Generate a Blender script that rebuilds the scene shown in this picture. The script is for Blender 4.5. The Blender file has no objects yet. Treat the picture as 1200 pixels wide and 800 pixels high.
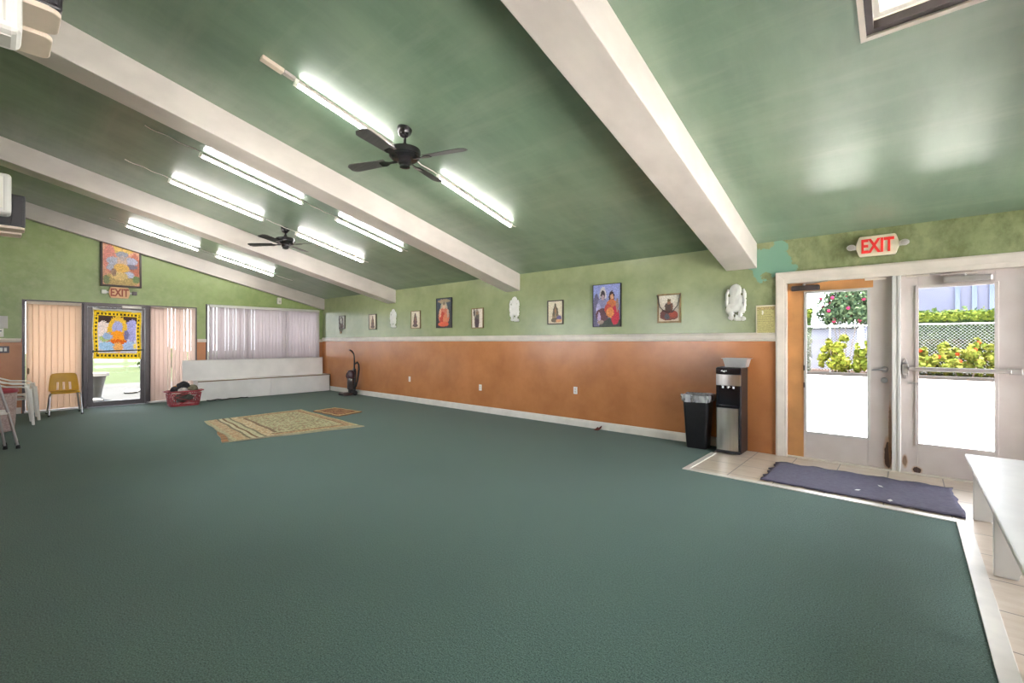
import bpy, bmesh, math, random
from mathutils import Vector, Matrix
from math import sin, cos, pi, radians, sqrt, hypot, atan2, exp

random.seed(7)
SC = bpy.context.scene
COL = SC.collection

# ------------------------------------------------------------------ room numbers (metres; camera over the origin)
CAMZ = 1.37
D = 6.23            # long wall (y)
FX = -12.71         # far wall (x)
BX = 1.5            # wall behind the camera (x)
LY = -0.55          # left wall (y)
S = 0.246           # roof pitch
HC = CAMZ * 1.8848  # ceiling height at the long wall
def cz(y): return HC + S * (D - y)

# ------------------------------------------------------------------ materials
def srgb(r, g, b):
    f = lambda c: c / 12.92 if c <= 0.04045 else ((c + 0.055) / 1.055) ** 2.4
    return (f(r / 255), f(g / 255), f(b / 255))

class NT:
    def __init__(s, name):
        s.m = bpy.data.materials.new(name); s.m.use_nodes = True
        s.t = s.m.node_tree; s.n = s.t.nodes; s.l = s.t.links
        s.b = s.n['Principled BSDF']; s.out = s.n['Material Output']
    def add(s, typ, **kw):
        n = s.n.new(typ)
        for k, v in kw.items(): setattr(n, k, v)
        return n
    def link(s, a, b): s.l.new(a, b)
    def val(s, sock, v):
        if hasattr(v, 'is_linked') or hasattr(v, 'links'): s.link(v, sock)
        else: sock.default_value = v
    def math(s, op, a, b=None, c=None, clamp=False):
        n = s.add('ShaderNodeMath', operation=op); n.use_clamp = clamp
        s.val(n.inputs[0], a)
        if b is not None: s.val(n.inputs[1], b)
        if c is not None: s.val(n.inputs[2], c)
        return n.outputs[0]
    def mix(s, fac, a, b):
        n = s.add('ShaderNodeMix', data_type='RGBA')
        s.val(n.inputs[0], fac)
        for i, c in ((6, a), (7, b)):
            if isinstance(c, tuple): n.inputs[i].default_value = (*c[:3], 1)
            else: s.link(c, n.inputs[i])
        return n.outputs[2]
    def coord(s, kind='Object', scale=(1, 1, 1), rot=(0, 0, 0)):
        if kind == 'World': o = s.add('ShaderNodeNewGeometry').outputs['Position']
        else: o = s.add('ShaderNodeTexCoord').outputs[kind]
        mp = s.add('ShaderNodeMapping'); s.link(o, mp.inputs[0])
        mp.inputs['Scale'].default_value = scale; mp.inputs['Rotation'].default_value = rot
        return mp.outputs[0]
    def noise(s, co, scale, detail=3, rough=.5):
        n = s.add('ShaderNodeTexNoise'); s.link(co, n.inputs['Vector'])
        n.inputs['Scale'].default_value = scale; n.inputs['Detail'].default_value = detail
        n.inputs['Roughness'].default_value = rough
        return n.outputs['Fac']
    def ramp(s, fac, lo, hi):
        n = s.add('ShaderNodeMapRange'); s.link(fac, n.inputs[0])
        n.inputs[1].default_value = lo; n.inputs[2].default_value = hi
        return n.outputs[0]
    def bump(s, h, strength=.2, dist=.01):
        n = s.add('ShaderNodeBump'); s.link(h, n.inputs['Height'])
        n.inputs['Strength'].default_value = strength; n.inputs['Distance'].default_value = dist
        s.link(n.outputs[0], s.b.inputs['Normal'])
        return n
    def color(s, c):
        if isinstance(c, tuple): s.b.inputs['Base Color'].default_value = (*c[:3], 1)
        else: s.link(c, s.b.inputs['Base Color'])

def mat(name, c, rough=.5, metal=0, spec=.5, var=0, vscale=8, bump=0, bscale=60, c2=None, kind='Object', stretch=(1, 1, 1), trans=0, sheen=0):
    t = NT(name)
    t.b.inputs['Roughness'].default_value = rough; t.b.inputs['Metallic'].default_value = metal
    t.b.inputs['Specular IOR Level'].default_value = spec
    if var or c2 or bump: co = t.coord(kind, stretch)
    if c2 is None and var: c2 = tuple(x * (1 - var) for x in c)
    if c2: t.color(t.mix(t.ramp(t.noise(co, vscale, 5), .35, .65), c, c2))
    else: t.color(c)
    if bump: t.bump(t.noise(co, bscale, 4), bump, .01)
    if trans:
        tr = t.add('ShaderNodeBsdfTranslucent'); tr.inputs[0].default_value = (*c, 1)
        mx = t.add('ShaderNodeMixShader'); mx.inputs[0].default_value = trans
        t.link(t.b.outputs[0], mx.inputs[1]); t.link(tr.outputs[0], mx.inputs[2]); t.link(mx.outputs[0], t.out.inputs[0])
    return t.m

def emit(name, c, strength):
    t = NT(name); t.color(c)
    t.b.inputs['Emission Color'].default_value = (*c, 1); t.b.inputs['Emission Strength'].default_value = strength
    return t.m

def glass(name, tint=(1, 1, 1), rough=0.0, ior=1.45):
    t = NT(name); t.n.remove(t.b)
    tr = t.add('ShaderNodeBsdfTransparent'); tr.inputs[0].default_value = (*tint, 1)
    gl = t.add('ShaderNodeBsdfGlossy'); gl.inputs['Roughness'].default_value = rough
    fr = t.add('ShaderNodeFresnel'); fr.inputs[0].default_value = ior
    mx = t.add('ShaderNodeMixShader')
    t.link(fr.outputs[0], mx.inputs[0]); t.link(tr.outputs[0], mx.inputs[1]); t.link(gl.outputs[0], mx.inputs[2]); t.link(mx.outputs[0], t.out.inputs[0])
    return t.m

def painted(name, rough=.5, trans=0, bump=0, spec=.4):
    t = NT(name); a = t.add('ShaderNodeVertexColor'); a.layer_name = 'Col'
    t.color(a.outputs[0]); t.b.inputs['Specular IOR Level'].default_value = spec; t.b.inputs['Roughness'].default_value = rough
    if bump: t.bump(t.noise(t.coord('Object'), 300, 3), bump, .004)
    if trans:
        tr = t.add('ShaderNodeBsdfTranslucent'); t.link(a.outputs[0], tr.inputs[0])
        mx = t.add('ShaderNodeMixShader'); mx.inputs[0].default_value = trans
        t.link(t.b.outputs[0], mx.inputs[1]); t.link(tr.outputs[0], mx.inputs[2]); t.link(mx.outputs[0], t.out.inputs[0])
    return t.m

GREEN = (.29, .33, .175); GREEN2 = (.225, .265, .13)
ORANGE = (.50, .20, .072); ORANGE2 = (.405, .155, .052)

def wall_material(name, patch=None, blotch=.5, rough=.33, green=(GREEN, GREEN2)):
    t = NT(name)
    co = t.coord('World')
    pos = t.add('ShaderNodeSeparateXYZ'); t.link(t.add('ShaderNodeNewGeometry').outputs['Position'], pos.inputs[0])
    up = t.math('GREATER_THAN', pos.outputs[2], 1.42)
    n1 = t.ramp(t.noise(co, 1.6, 6, .65), .38, .66)
    n2 = t.ramp(t.noise(co, 7, 5, .6), .45, .75)
    g = t.mix(n1, *green)
    g = t.mix(t.math('MULTIPLY', n2, blotch), g, (.34, .38, .19))
    if patch:
        v = t.add('ShaderNodeVectorMath', operation='DISTANCE'); t.link(co, v.inputs[0]); v.inputs[1].default_value = patch[:3]
        dd = t.math('ADD', v.outputs['Value'], t.math('MULTIPLY', t.math('SUBTRACT', t.noise(co, 6, 5), .5), .7))
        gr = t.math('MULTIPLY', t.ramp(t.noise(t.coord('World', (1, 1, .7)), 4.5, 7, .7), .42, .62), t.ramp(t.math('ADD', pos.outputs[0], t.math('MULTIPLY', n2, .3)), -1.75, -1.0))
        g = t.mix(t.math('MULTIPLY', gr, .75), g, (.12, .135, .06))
        g = t.mix(t.math('LESS_THAN', dd, patch[3]), g, (.18, .34, .25))
    o = t.mix(n1, ORANGE, ORANGE2)
    sc = t.ramp(t.noise(t.coord('World', (1, 1, .3)), 9, 4, .7), .68, .8)
    o = t.mix(t.math('MULTIPLY', sc, .35), o, (.55, .26, .11))
    t.color(t.mix(up, o, g))
    t.b.inputs['Roughness'].default_value = rough
    t.bump(t.noise(co, 11, 3), .05, .01)
    return t.m

M = {}
M['wall_long'] = wall_material('wall_paint_long', patch=(-1.28, D, 2.33, .22), blotch=.22, rough=.24)
M['wall_far'] = wall_material('wall_paint_far', blotch=.55, rough=.4, green=((.27, .35, .13), (.20, .275, .09)))
M['wall_other'] = wall_material('wall_paint_other')

def ceiling_material():
    t = NT('ceiling_gloss_green')
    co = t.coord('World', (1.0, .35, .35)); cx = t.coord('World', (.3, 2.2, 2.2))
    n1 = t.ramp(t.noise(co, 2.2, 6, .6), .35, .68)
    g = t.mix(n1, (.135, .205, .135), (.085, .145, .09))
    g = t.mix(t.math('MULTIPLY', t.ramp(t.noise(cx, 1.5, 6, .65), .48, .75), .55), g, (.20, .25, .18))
    t.color(g)
    r = t.add('ShaderNodeMapRange'); t.link(t.noise(co, 3, 5, .6), r.inputs[0])
    r.inputs[1].default_value = .3; r.inputs[2].default_value = .7; r.inputs[3].default_value = .55; r.inputs[4].default_value = .70
    t.link(r.outputs[0], t.b.inputs['Roughness'])
    t.b.inputs['Specular IOR Level'].default_value = 1.0
    t.b.inputs['Coat IOR'].default_value = 1.6; t.b.inputs['Coat Weight'].default_value = .85; t.b.inputs['Coat Roughness'].default_value = .27
    t.bump(t.math('ADD', t.noise(cx, 5, 2), t.noise(co, 4, 2)), .04, .02)
    return t.m
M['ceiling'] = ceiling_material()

def carpet_material():
    t = NT('carpet_loop_green'); co = t.coord('World')
    a = t.noise(co, 150, 2, .6); b = t.noise(co, 1.1, 4); c = t.noise(co, 60, 3, .7)
    col = t.mix(t.ramp(a, .35, .65), (.022, .052, .041), (.108, .190, .150))
    col = t.mix(t.math('MULTIPLY', t.ramp(c, .5, .75), .35), col, (.11, .20, .165))
    col = t.mix(t.math('MULTIPLY', t.ramp(b, .4, .7), .25), col, (.038, .088, .072))
    t.color(col); t.b.inputs['Roughness'].default_value = .9; t.b.inputs['Specular IOR Level'].default_value = .25
    t.b.inputs['Sheen Weight'].default_value = .12
    t.bump(t.math('ADD', a, c), .6, .008)
    return t.m
M['carpet'] = carpet_material()

def tile_material():
    t = NT('beige_floor_tile'); co = t.coord('World')
    sx = t.add('ShaderNodeSeparateXYZ'); t.link(co, sx.inputs[0])
    T = .415
    fx = t.math('FRACT', t.math('DIVIDE', t.math('ADD', sx.outputs[0], 1.82 + T * 8), T))
    fy = t.math('FRACT', t.math('DIVIDE', t.math('ADD', sx.outputs[1], .35 + T * 8), T))
    ex = t.math('MINIMUM', fx, t.math('SUBTRACT', 1, fx)); ey = t.math('MINIMUM', fy, t.math('SUBTRACT', 1, fy))
    grout = t.math('LESS_THAN', t.math('MINIMUM', ex, ey), .011)
    n = t.ramp(t.noise(t.coord('World', (1, 2.5, 1)), 5, 6, .65), .3, .7)
    c = t.mix(n, (.70, .60, .50), (.58, .46, .36))
    t.color(t.mix(grout, c, (.24, .19, .16)))
    t.b.inputs['Roughness'].default_value = .28
    t.bump(t.math('SUBTRACT', 1, grout), .3, .004)
    return t.m
M['tile'] = tile_material()

M['beam'] = mat('beam_white_paint', (.56, .51, .47), .34, var=.16, vscale=3.5, bump=.08, bscale=9, kind='World', stretch=(1, .6, 1))
M['trim'] = mat('trim_cream_paint', (.72, .65, .57), .35, var=.12, vscale=6, bump=.05, bscale=30)
M['base'] = mat('baseboard_white_paint', (.70, .66, .60), .4, var=.12, vscale=6)
M['strip'] = mat('white_floor_strip', (.78, .72, .65), .35, var=.14, vscale=5)
M['white'] = mat('white_paint', (.70, .68, .65), .35, var=.07, vscale=5)
M['whiteboard'] = mat('white_laminate', (.84, .81, .78), .4, var=.10, vscale=3, kind='World')
M['white_plastic'] = mat('white_plastic', (.80, .77, .70), .35, var=.05)
M['cream_plastic'] = mat('cream_plastic', (.62, .52, .42), .45, var=.05)
M['grey_plastic'] = mat('grey_plastic', (.55, .53, .50), .5, var=.06)
M['black'] = mat('black_plastic', (.014, .013, .015), .35, var=.3, vscale=20)
M['black_gloss'] = mat('black_gloss_plastic', (.008, .008, .012), .12, var=.2)
M['black_cloth'] = mat('black_speaker_cloth', (.016, .015, .018), .6, bump=.3, bscale=200)
M['rubber'] = mat('black_rubber', (.012, .012, .012), .8, var=.2)
M['bronze'] = mat('dark_bronze_aluminium', (.075, .06, .062), .4, metal=.3, var=.2, vscale=12)
M['fan_black'] = mat('fan_black_metal', (.018, .016, .018), .25, metal=.4, var=.25)
M['fan_blade'] = mat('fan_blade_dark', (.045, .045, .04), .75, var=.3, stretch=(1, 8, 1))
M['steel'] = mat('brushed_steel', (.58, .55, .51), .28, metal=1, var=.2, vscale=3, stretch=(9, 9, .3))
M['chrome'] = mat('chrome_tube', (.40, .40, .41), .35, metal=.8, var=.12)
M['grey_tube'] = mat('grey_steel_tube', (.40, .38, .38), .35, metal=.7, var=.15)
M['aluminium'] = mat('satin_aluminium', (.50, .47, .45), .38, metal=.6, var=.1)
M['yellow'] = mat('mustard_shell_plastic', (.66, .36, .02), .35, var=.1)
M['red_plastic'] = mat('dark_red_plastic', (.36, .04, .055), .4, var=.2)
M['wood_edge'] = mat('raw_wood_edge', (.28, .19, .10), .6, var=.4, vscale=20, stretch=(1, 8, 1))
M['glass'] = glass('clear_glass')
M['tube'] = emit('lit_tube', (1, .97, .94), 26)
M['lamp_base'] = mat('lamp_batten_metal', (.42, .37, .34), .45, var=.1)
M['painted'] = painted('painted_picture', .45)
M['painted_cloth'] = painted('printed_cloth', .85, trans=.25, bump=.1)
M['woven'] = painted('woven_rug', .95, bump=.4)
M['leaf'] = painted('leaf_green', .6, trans=.3, spec=.03)
M['frame_dark'] = mat('dark_wood_frame', (.05, .03, .02), .4, var=.4, vscale=15)
M['frame_gold'] = mat('antique_gold_frame', (.26, .17, .07), .4, metal=.3, var=.4, vscale=25)
M['plaster'] = mat('white_plaster', (.78, .77, .72), .55, var=.08, vscale=14)
def liner():
    t = NT('clear_bag_liner'); t.color((.60, .60, .62)); t.b.inputs['Roughness'].default_value = .25
    tr = t.add('ShaderNodeBsdfTransparent'); mx = t.add('ShaderNodeMixShader')
    t.link(t.math('ADD', t.math('MULTIPLY', t.ramp(t.noise(t.coord('Object', (1, 1, .3)), 13, 3), .35, .65), .5), .3), mx.inputs[0])
    t.link(tr.outputs[0], mx.inputs[1]); t.link(t.b.outputs[0], mx.inputs[2]); t.link(mx.outputs[0], t.out.inputs[0])
    return t.m
M['liner'] = liner()
M['mat'] = mat('purple_grey_matting', (.095, .085, .135), .95, c2=(.125, .115, .165), vscale=30, bump=.5, bscale=220, kind='World')
M['tub'] = mat('pinkish_woven_fibre', (.52, .40, .36), .7, c2=(.36, .25, .23), vscale=42, bump=.4, bscale=80)
M['blind_peach'] = mat('peach_blind_vinyl', (.82, .66, .53), .55, var=.06, vscale=3, trans=.68)
M['blind_pink'] = mat('pale_pink_blind_vinyl', (.80, .67, .60), .55, var=.06, vscale=3, trans=.68)
M['blind_white'] = mat('grey_white_blind_vinyl', (.68, .62, .62), .55, var=.06, vscale=3, trans=.62)
M['foil'] = mat('crinkled_foil', (.75, .73, .72), .3, metal=.6, bump=.6, bscale=25)
M['red_ink'] = mat('red_sign_letters', (.80, .035, .03), .5)
M['brown_ink'] = mat('brown_red_sign_letters', (.33, .07, .03), .5)
M['sign_cream'] = mat('cream_sign_body', (.80, .72, .55), .45, var=.05)
M['sign_orange'] = mat('aged_orange_sign_body', (.80, .48, .24), .45, var=.08)
M['concrete'] = mat('pale_concrete', (.66, .64, .61), .9, spec=.05, var=.07, vscale=1.2, kind='World')
M['kerb'] = mat('grey_kerb_concrete', (.02, .019, .018), .9, spec=.05, var=.3, vscale=3, kind='World')
M['lawn'] = mat('mown_lawn', (.012, .017, .006), .95, spec=.05, c2=(.016, .021, .008), vscale=3, bump=.5, bscale=40, kind='World')
M['soil'] = mat('mulch_soil', (.02, .013, .01), .95, spec=.05, var=.5, vscale=5, kind='World')
M['paving'] = mat('darkened_paving', (.022, .022, .021), .9, spec=.05, var=.2, vscale=.8, kind='World')  # path concrete darkened in colour to tame its brightness in the sun
M['stone'] = mat('pale_weathered_stone', (.13, .128, .12), .9, spec=.05, var=.25, vscale=4)
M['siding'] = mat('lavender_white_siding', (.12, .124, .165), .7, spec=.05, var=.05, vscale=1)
M['bark'] = mat('shrub_bark', (.11, .08, .06), .8, var=.4, vscale=18)
M['galv'] = mat('galvanised_wire', (.42, .43, .44), .4, metal=.5, var=.1)
M['cord'] = mat('white_cord', (.62, .58, .54), .5)

def door_paint(name, rust=None, orange=False):
    """greige door paint; rust: list of (x, z, rx, rz) eaten spots in object space"""
    t = NT(name); co = t.coord('Object'); sp = t.add('ShaderNodeSeparateXYZ'); t.link(co, sp.inputs[0])
    c = t.mix(t.ramp(t.noise(co, 4, 5), .35, .7), (.60, .54, .51), (.54, .47, .44))
    n = t.noise(co, 22, 5, .7)
    for (x, z, rx, rz, a) in rust or []:
        dx = t.math('DIVIDE', t.math('SUBTRACT', sp.outputs[0], x), rx); dz = t.math('DIVIDE', t.math('SUBTRACT', sp.outputs[2], z), rz)
        r2 = t.math('ADD', t.math('MULTIPLY', dx, dx), t.math('MULTIPLY', dz, dz))
        v = t.math('ADD', r2, t.math('MULTIPLY', t.math('SUBTRACT', n, .5), 1.6))
        halo = t.ramp(v, 1.9, .7)
        c = t.mix(t.math('MULTIPLY', halo, .7), c, (.42, .22, .08))
        c = t.mix(t.math('MULTIPLY', t.math('LESS_THAN', v, .75), a), c, (.07, .04, .03))
    t.color(c); t.b.inputs['Roughness'].default_value = .3
    return t.m
M['door_orange'] = mat('orange_ochre', (.56, .27, .10), .35, var=.25, vscale=4)

# ------------------------------------------------------------------ mesh building
class MB:
    def __init__(s): s.v = []; s.f = []; s.c = []
    def add(s, vs, fs, col=None):
        o = len(s.v); s.v.extend(Vector(p) for p in vs)
        for f in fs: s.f.append(tuple(i + o for i in f)); s.c.append(col)
        return s
    def box(s, x0, x1, y0, y1, z0, z1, col=None):
        return s.add([(x0, y0, z0), (x1, y0, z0), (x1, y1, z0), (x0, y1, z0), (x0, y0, z1), (x1, y0, z1), (x1, y1, z1), (x0, y1, z1)],
                     [(3, 2, 1, 0), (4, 5, 6, 7), (0, 1, 5, 4), (1, 2, 6, 5), (2, 3, 7, 6), (3, 0, 4, 7)], col)
    def hexa(s, lo, hi, col=None):   # two quads of 4 points, lower and upper
        return s.add(list(lo) + list(hi), [(3, 2, 1, 0), (4, 5, 6, 7), (0, 1, 5, 4), (1, 2, 6, 5), (2, 3, 7, 6), (3, 0, 4, 7)], col)
    def prism(s, poly, fn, d0, d1, col=None):   # poly of (a,b); fn(a,b,d) -> xyz
        n = len(poly)
        vs = [fn(a, b, d0) for a, b in poly] + [fn(a, b, d1) for a, b in poly]
        fs = [tuple(range(n))[::-1], tuple(range(n, 2 * n))] + [(i, (i + 1) % n, n + (i + 1) % n, n + i) for i in range(n)]
        return s.add(vs, fs, col)
    def tube(s, path, r, n=8, closed=False, caps=True, col=None):
        P = [Vector(p) for p in path]; m = len(P)
        rs = r if isinstance(r, (list, tuple)) else [r] * m
        vs = []; fs = []
        t0 = (P[1] - P[0]).normalized()
        up = Vector((0, 0, 1)) if abs(t0.z) < .9 else Vector((1, 0, 0))
        nrm = t0.cross(up).normalized()
        for i in range(m):
            if closed: t = (P[(i + 1) % m] - P[i - 1]).normalized()
            else: t = (P[min(i + 1, m - 1)] - P[max(i - 1, 0)]).normalized()
            nrm = (nrm - t * nrm.dot(t)).normalized(); b = t.cross(nrm)
            for k in range(n):
                a = 2 * pi * k / n
                vs.append(P[i] + (nrm * cos(a) + b * sin(a)) * rs[i])
        for i in range(m if closed else m - 1):
            j = (i + 1) % m
            for k in range(n): fs.append((i * n + k, i * n + (k + 1) % n, j * n + (k + 1) % n, j * n + k))
        if caps and not closed: fs += [tuple(range(n))[::-1], tuple(range((m - 1) * n, m * n))]
        return s.add(vs, fs, col)
    def lathe(s, prof, n=24, c=(0, 0, 0), axis='z', col=None, sx=1, sy=1):
        vs = []; fs = []; m = len(prof)
        for r, z in prof:
            for k in range(n):
                a = 2 * pi * k / n; x, y = r * cos(a) * sx, r * sin(a) * sy
                p = (x, y, z) if axis == 'z' else ((x, z, y) if axis == 'y' else (z, x, y))
                vs.append((p[0] + c[0], p[1] + c[1], p[2] + c[2]))
        for i in range(m - 1):
            for k in range(n): fs.append((i * n + k, i * n + (k + 1) % n, (i + 1) * n + (k + 1) % n, (i + 1) * n + k))
        fs += [tuple(range(n))[::-1], tuple(range((m - 1) * n, m * n))]
        return s.add(vs, fs, col)
    def grid(s, nx, ny, fn, colfn=None, keep=None):   # fn(u,v)->xyz
        o = len(s.v); s.v.extend(Vector(fn(i / nx, j / ny)) for j in range(ny + 1) for i in range(nx + 1))
        for j in range(ny):
            for i in range(nx):
                u, v = (i + .5) / nx, (j + .5) / ny
                if keep and not keep(u, v): continue
                a = o + j * (nx + 1) + i
                s.f.append((a, a + 1, a + nx + 2, a + nx + 1)); s.c.append(colfn(u, v) if colfn else None)
        return s
    def xf(s, mtx):
        s.v = [mtx @ p for p in s.v]; return s
    def build(s, name, m, parent=None, smooth=35, bevel=0, seg=2, solid=0, weld=False, sub=0, normals=True):
        me = bpy.data.meshes.new(name)
        me.from_pydata([tuple(p) for p in s.v], [], s.f)
        if any(c is not None for c in s.c):
            at = me.color_attributes.new('Col', 'FLOAT_COLOR', 'CORNER'); k = 0
            for p, c in zip(me.polygons, s.c):
                c = c or (.5, .5, .5)
                for _ in p.vertices: at.data[k].color = (c[0], c[1], c[2], 1); k += 1
        if normals or weld:
            bm = bmesh.new(); bm.from_mesh(me)
            if weld: bmesh.ops.remove_doubles(bm, verts=bm.verts, dist=1e-5)
            if weld == 'clean': bmesh.ops.delete(bm, geom=[v for v in bm.verts if not v.link_faces], context='VERTS')
            bmesh.ops.recalc_face_normals(bm, faces=bm.faces); bm.to_mesh(me); bm.free()
        if smooth:
            for p in me.polygons: p.use_smooth = True
            me.set_sharp_from_angle(angle=radians(smooth))
        me.materials.append(M[m] if isinstance(m, str) else m)
        o = bpy.data.objects.new(name, me); COL.objects.link(o)
        if parent is not None: o.parent = parent
        if solid:
            md = o.modifiers.new('Solid', 'SOLIDIFY'); md.thickness = solid; md.offset = 0
        if sub:
            md = o.modifiers.new('Sub', 'SUBSURF'); md.levels = sub; md.render_levels = sub
        if bevel:
            md = o.modifiers.new('Bevel', 'BEVEL'); md.width = bevel; md.segments = seg; md.limit_method = 'ANGLE'; md.angle_limit = radians(40)
        return o

USED = set()
def tag(o, label, cat, group=None, kind=None):
    o['label'] = label; o['category'] = cat
    if group: o['group'] = group
    if kind: o['kind'] = kind
    return o
def thing(name, label, cat, loc=(0, 0, 0), rz=0, group=None, kind=None):
    o = bpy.data.objects.new(name, None); COL.objects.link(o); o.empty_display_size = .1
    o.location = loc; o.rotation_euler = (0, 0, rz)
    return tag(o, label, cat, group, kind)
def struct(o, label=None, cat=None):
    o['kind'] = 'structure'
    if label: o['label'] = label
    if cat: o['category'] = cat
    return o
def at(o, loc, rz=0):
    o.location = loc; o.rotation_euler = (0, 0, rz); return o
def copy_tree(o, parent=None):
    c = o.copy(); COL.objects.link(c)
    if parent is not None: c.parent = parent
    for ch in list(o.children): copy_tree(ch, c)
    return c
def text_mesh(body, height, depth, bold=.0, sx=1.0):
    cu = bpy.data.curves.new('t', 'FONT'); cu.body = body; cu.size = 1; cu.extrude = depth; cu.offset = bold
    cu.align_x = 'CENTER'; cu.align_y = 'CENTER'
    ob = bpy.data.objects.new('t', cu); COL.objects.link(ob); bpy.context.view_layer.update()
    me = bpy.data.meshes.new_from_object(ob.evaluated_get(bpy.context.evaluated_depsgraph_get()))
    vs = [v.co.copy() for v in me.vertices]; fs = [tuple(p.vertices) for p in me.polygons]
    bpy.data.objects.remove(ob); bpy.data.curves.remove(cu); bpy.data.meshes.remove(me)
    h = max(v.y for v in vs) - min(v.y for v in vs); k = height / h
    cy = (max(v.y for v in vs) + min(v.y for v in vs)) / 2
    mb = MB(); mb.add([(v.x * k * sx, -v.z, (v.y - cy) * k) for v in vs], fs)   # stands upright, faces -y
    return mb
FAR = pi / 2     # rotation for things on the far wall: local -y looks to +x, local x runs to +y

# ------------------------------------------------------------------ the shell
def build_shell():
    YZ = lambda a, b, d: (d, a, b)
    # far wall, around its door-and-window opening and its wide window
    w = MB(); x0, x1 = FX - .15, FX
    w.prism([(LY - .15, 0), (.345, 0), (.345, cz(.345) + .06), (LY - .15, cz(LY) + .1)], YZ, x0, x1)
    w.prism([(.345, 2.175), (3.165, 2.175), (3.165, cz(3.165) + .06), (.345, cz(.345) + .06)], YZ, x0, x1)
    w.prism([(3.165, 0), (3.365, 0), (3.365, cz(3.365) + .06), (3.165, cz(3.165) + .06)], YZ, x0, x1)
    w.prism([(3.365, 0), (6.12, 0), (6.12, .92), (3.365, .92)], YZ, x0, x1)
    w.prism([(3.365, 2.27), (6.12, 2.27), (6.12, cz(6.12) + .06), (3.365, cz(3.365) + .06)], YZ, x0, x1)
    w.prism([(6.12, 0), (D + .15, 0), (D + .15, cz(D) + .03), (6.12, cz(6.12) + .06)], YZ, x0, x1)
    struct(w.build('wall_far', 'wall_far', smooth=0))
    # long wall with the double-door opening
    w = MB(); top = HC + .04
    w.box(FX, -1.125, D, D + .15, 0, top); w.box(.94, BX + .15, D, D + .15, 0, top); w.box(-1.125, .94, D, D + .15, 2.118, top)
    struct(w.build('wall_right', 'wall_long', smooth=0))
    # left wall (beside the camera); its two unseen windows are added for fill light
    w = MB(); lo, hi = .95, 2.35; fill_wins = [(-10.6, -7.4), (-6.2, -3.6)]
    xs = [FX] + [v for p in fill_wins for v in p] + [BX + .15]
    for i in range(0, len(xs), 2): w.box(xs[i], xs[i + 1], LY - .15, LY, 0, cz(LY) + .1)
    for a, b in fill_wins: w.box(a, b, LY - .15, LY, 0, lo); w.box(a, b, LY - .15, LY, hi, cz(LY) + .1)
    struct(w.build('wall_left', 'wall_other', smooth=0))
    for i, (a, b) in enumerate(fill_wins):
        f = MB(); y = LY - .11; m_ = (a + b) / 2
        for (p, q, r_, s_) in ((a, b, lo, lo + .06), (a, b, hi - .06, hi), (a, a + .06, lo + .06, hi - .06), (b - .06, b, lo + .06, hi - .06), (m_ - .03, m_ + .03, lo + .06, hi - .06)): f.box(p, q, y, y + .06, r_, s_)
        o = struct(f.build('window_%d' % (i + 8), 'white', smooth=0))
        g = MB(); g.box(a + .05, b - .05, y + .02, y + .03, lo + .05, hi - .05); g.build('glass_pane', 'glass', o, smooth=0)
    # wall behind the camera with three tall unseen windows, added to let daylight in
    w = MB(); x0, x1 = BX, BX + .15
    spans = [(-.48, 1.75), (1.81, 3.94), (4.0, 6.15)]
    ys = [LY - .15] + [v for p in spans for v in p] + [D + .15]
    for i in range(0, len(ys), 2):
        a, b = ys[i], ys[i + 1]
        w.prism([(a, 0), (b, 0), (b, cz(b) + .06), (a, cz(a) + .06)], YZ, x0, x1)
    for a, b in spans:
        w.prism([(a, 0), (b, 0), (b, .12), (a, .12)], YZ, x0, x1)
        w.prism([(a, 2.52), (b, 2.52), (b, cz(b) + .06), (a, cz(a) + .06)], YZ, x0, x1)
    struct(w.build('wall_back', 'wall_other', smooth=0))
    for i, (a, b) in enumerate(spans):
        f = MB(); x = BX + .05
        for (p, q, r, s) in ((a, b, .12, .19), (a, b, 2.43, 2.5), (a, a + .06, .19, 2.43), (b - .06, b, .19, 2.43), ((a + b) / 2 - .03, (a + b) / 2 + .03, .19, 2.43)):
            f.box(x, x + .06, p, q, r, s)
        o = struct(f.build('window_%d' % (i + 3), 'white', smooth=0))
        g = MB(); g.box(x + .02, x + .03, a + .05, b - .05, .18, 2.44); g.build('glass_pane', 'glass', o, smooth=0)
    # floor: carpet, tile, white edging strips
    XYc = lambda a, b, d: (a, b, d)
    c = MB(); c.prism([(FX, LY), (.273, LY), (.273, 4.80), (-1.83, 4.875), (-1.83, D), (FX, D)], XYc, -.08, 0)
    struct(c.build('floor_carpet', 'carpet', smooth=0))
    c = MB(); c.prism([(.273, LY), (BX, LY), (BX, D + .15), (-1.83, D + .15), (-1.83, 4.875), (.273, 4.80)], XYc, -.08, -.003)
    struct(c.build('floor_tile', 'tile', smooth=0))
    s1 = MB(); s1.prism([(-1.835, 4.876), (.352, 4.798), (.352, 4.868), (-1.77, 4.944)], XYc, -.01, .007)
    struct(s1.build('trim_1', 'strip', smooth=0, bevel=.003))
    s2 = MB(); s2.prism([(.272, 1.0), (.338, 1.0), (.352, 4.80), (.272, 4.80)], XYc, -.01, .007)
    s2.prism([(.272, LY), (.338, LY), (.338, .995), (.272, .995)], XYc, -.01, .007)
    struct(s2.build('trim_2', 'strip', smooth=0, bevel=.003))
    s3 = MB(); s3.prism([(-1.835, 4.88), (-1.775, 4.94), (-1.775, 5.84), (-1.835, 5.84)], XYc, -.01, .007)
    struct(s3.build('trim_3', 'strip', smooth=0, bevel=.003))
    # chair rails
    r = MB(); prof = [(0, 1.372), (.016, 1.378), (.016, 1.392), (.024, 1.40), (.024, 1.452), (.014, 1.462), (.014, 1.474), (0, 1.48)]
    r.prism(prof, lambda a, b, d: (d, D - a, b), FX, -1.21)
    struct(r.build('trim_4', 'trim', smooth=0))
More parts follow.
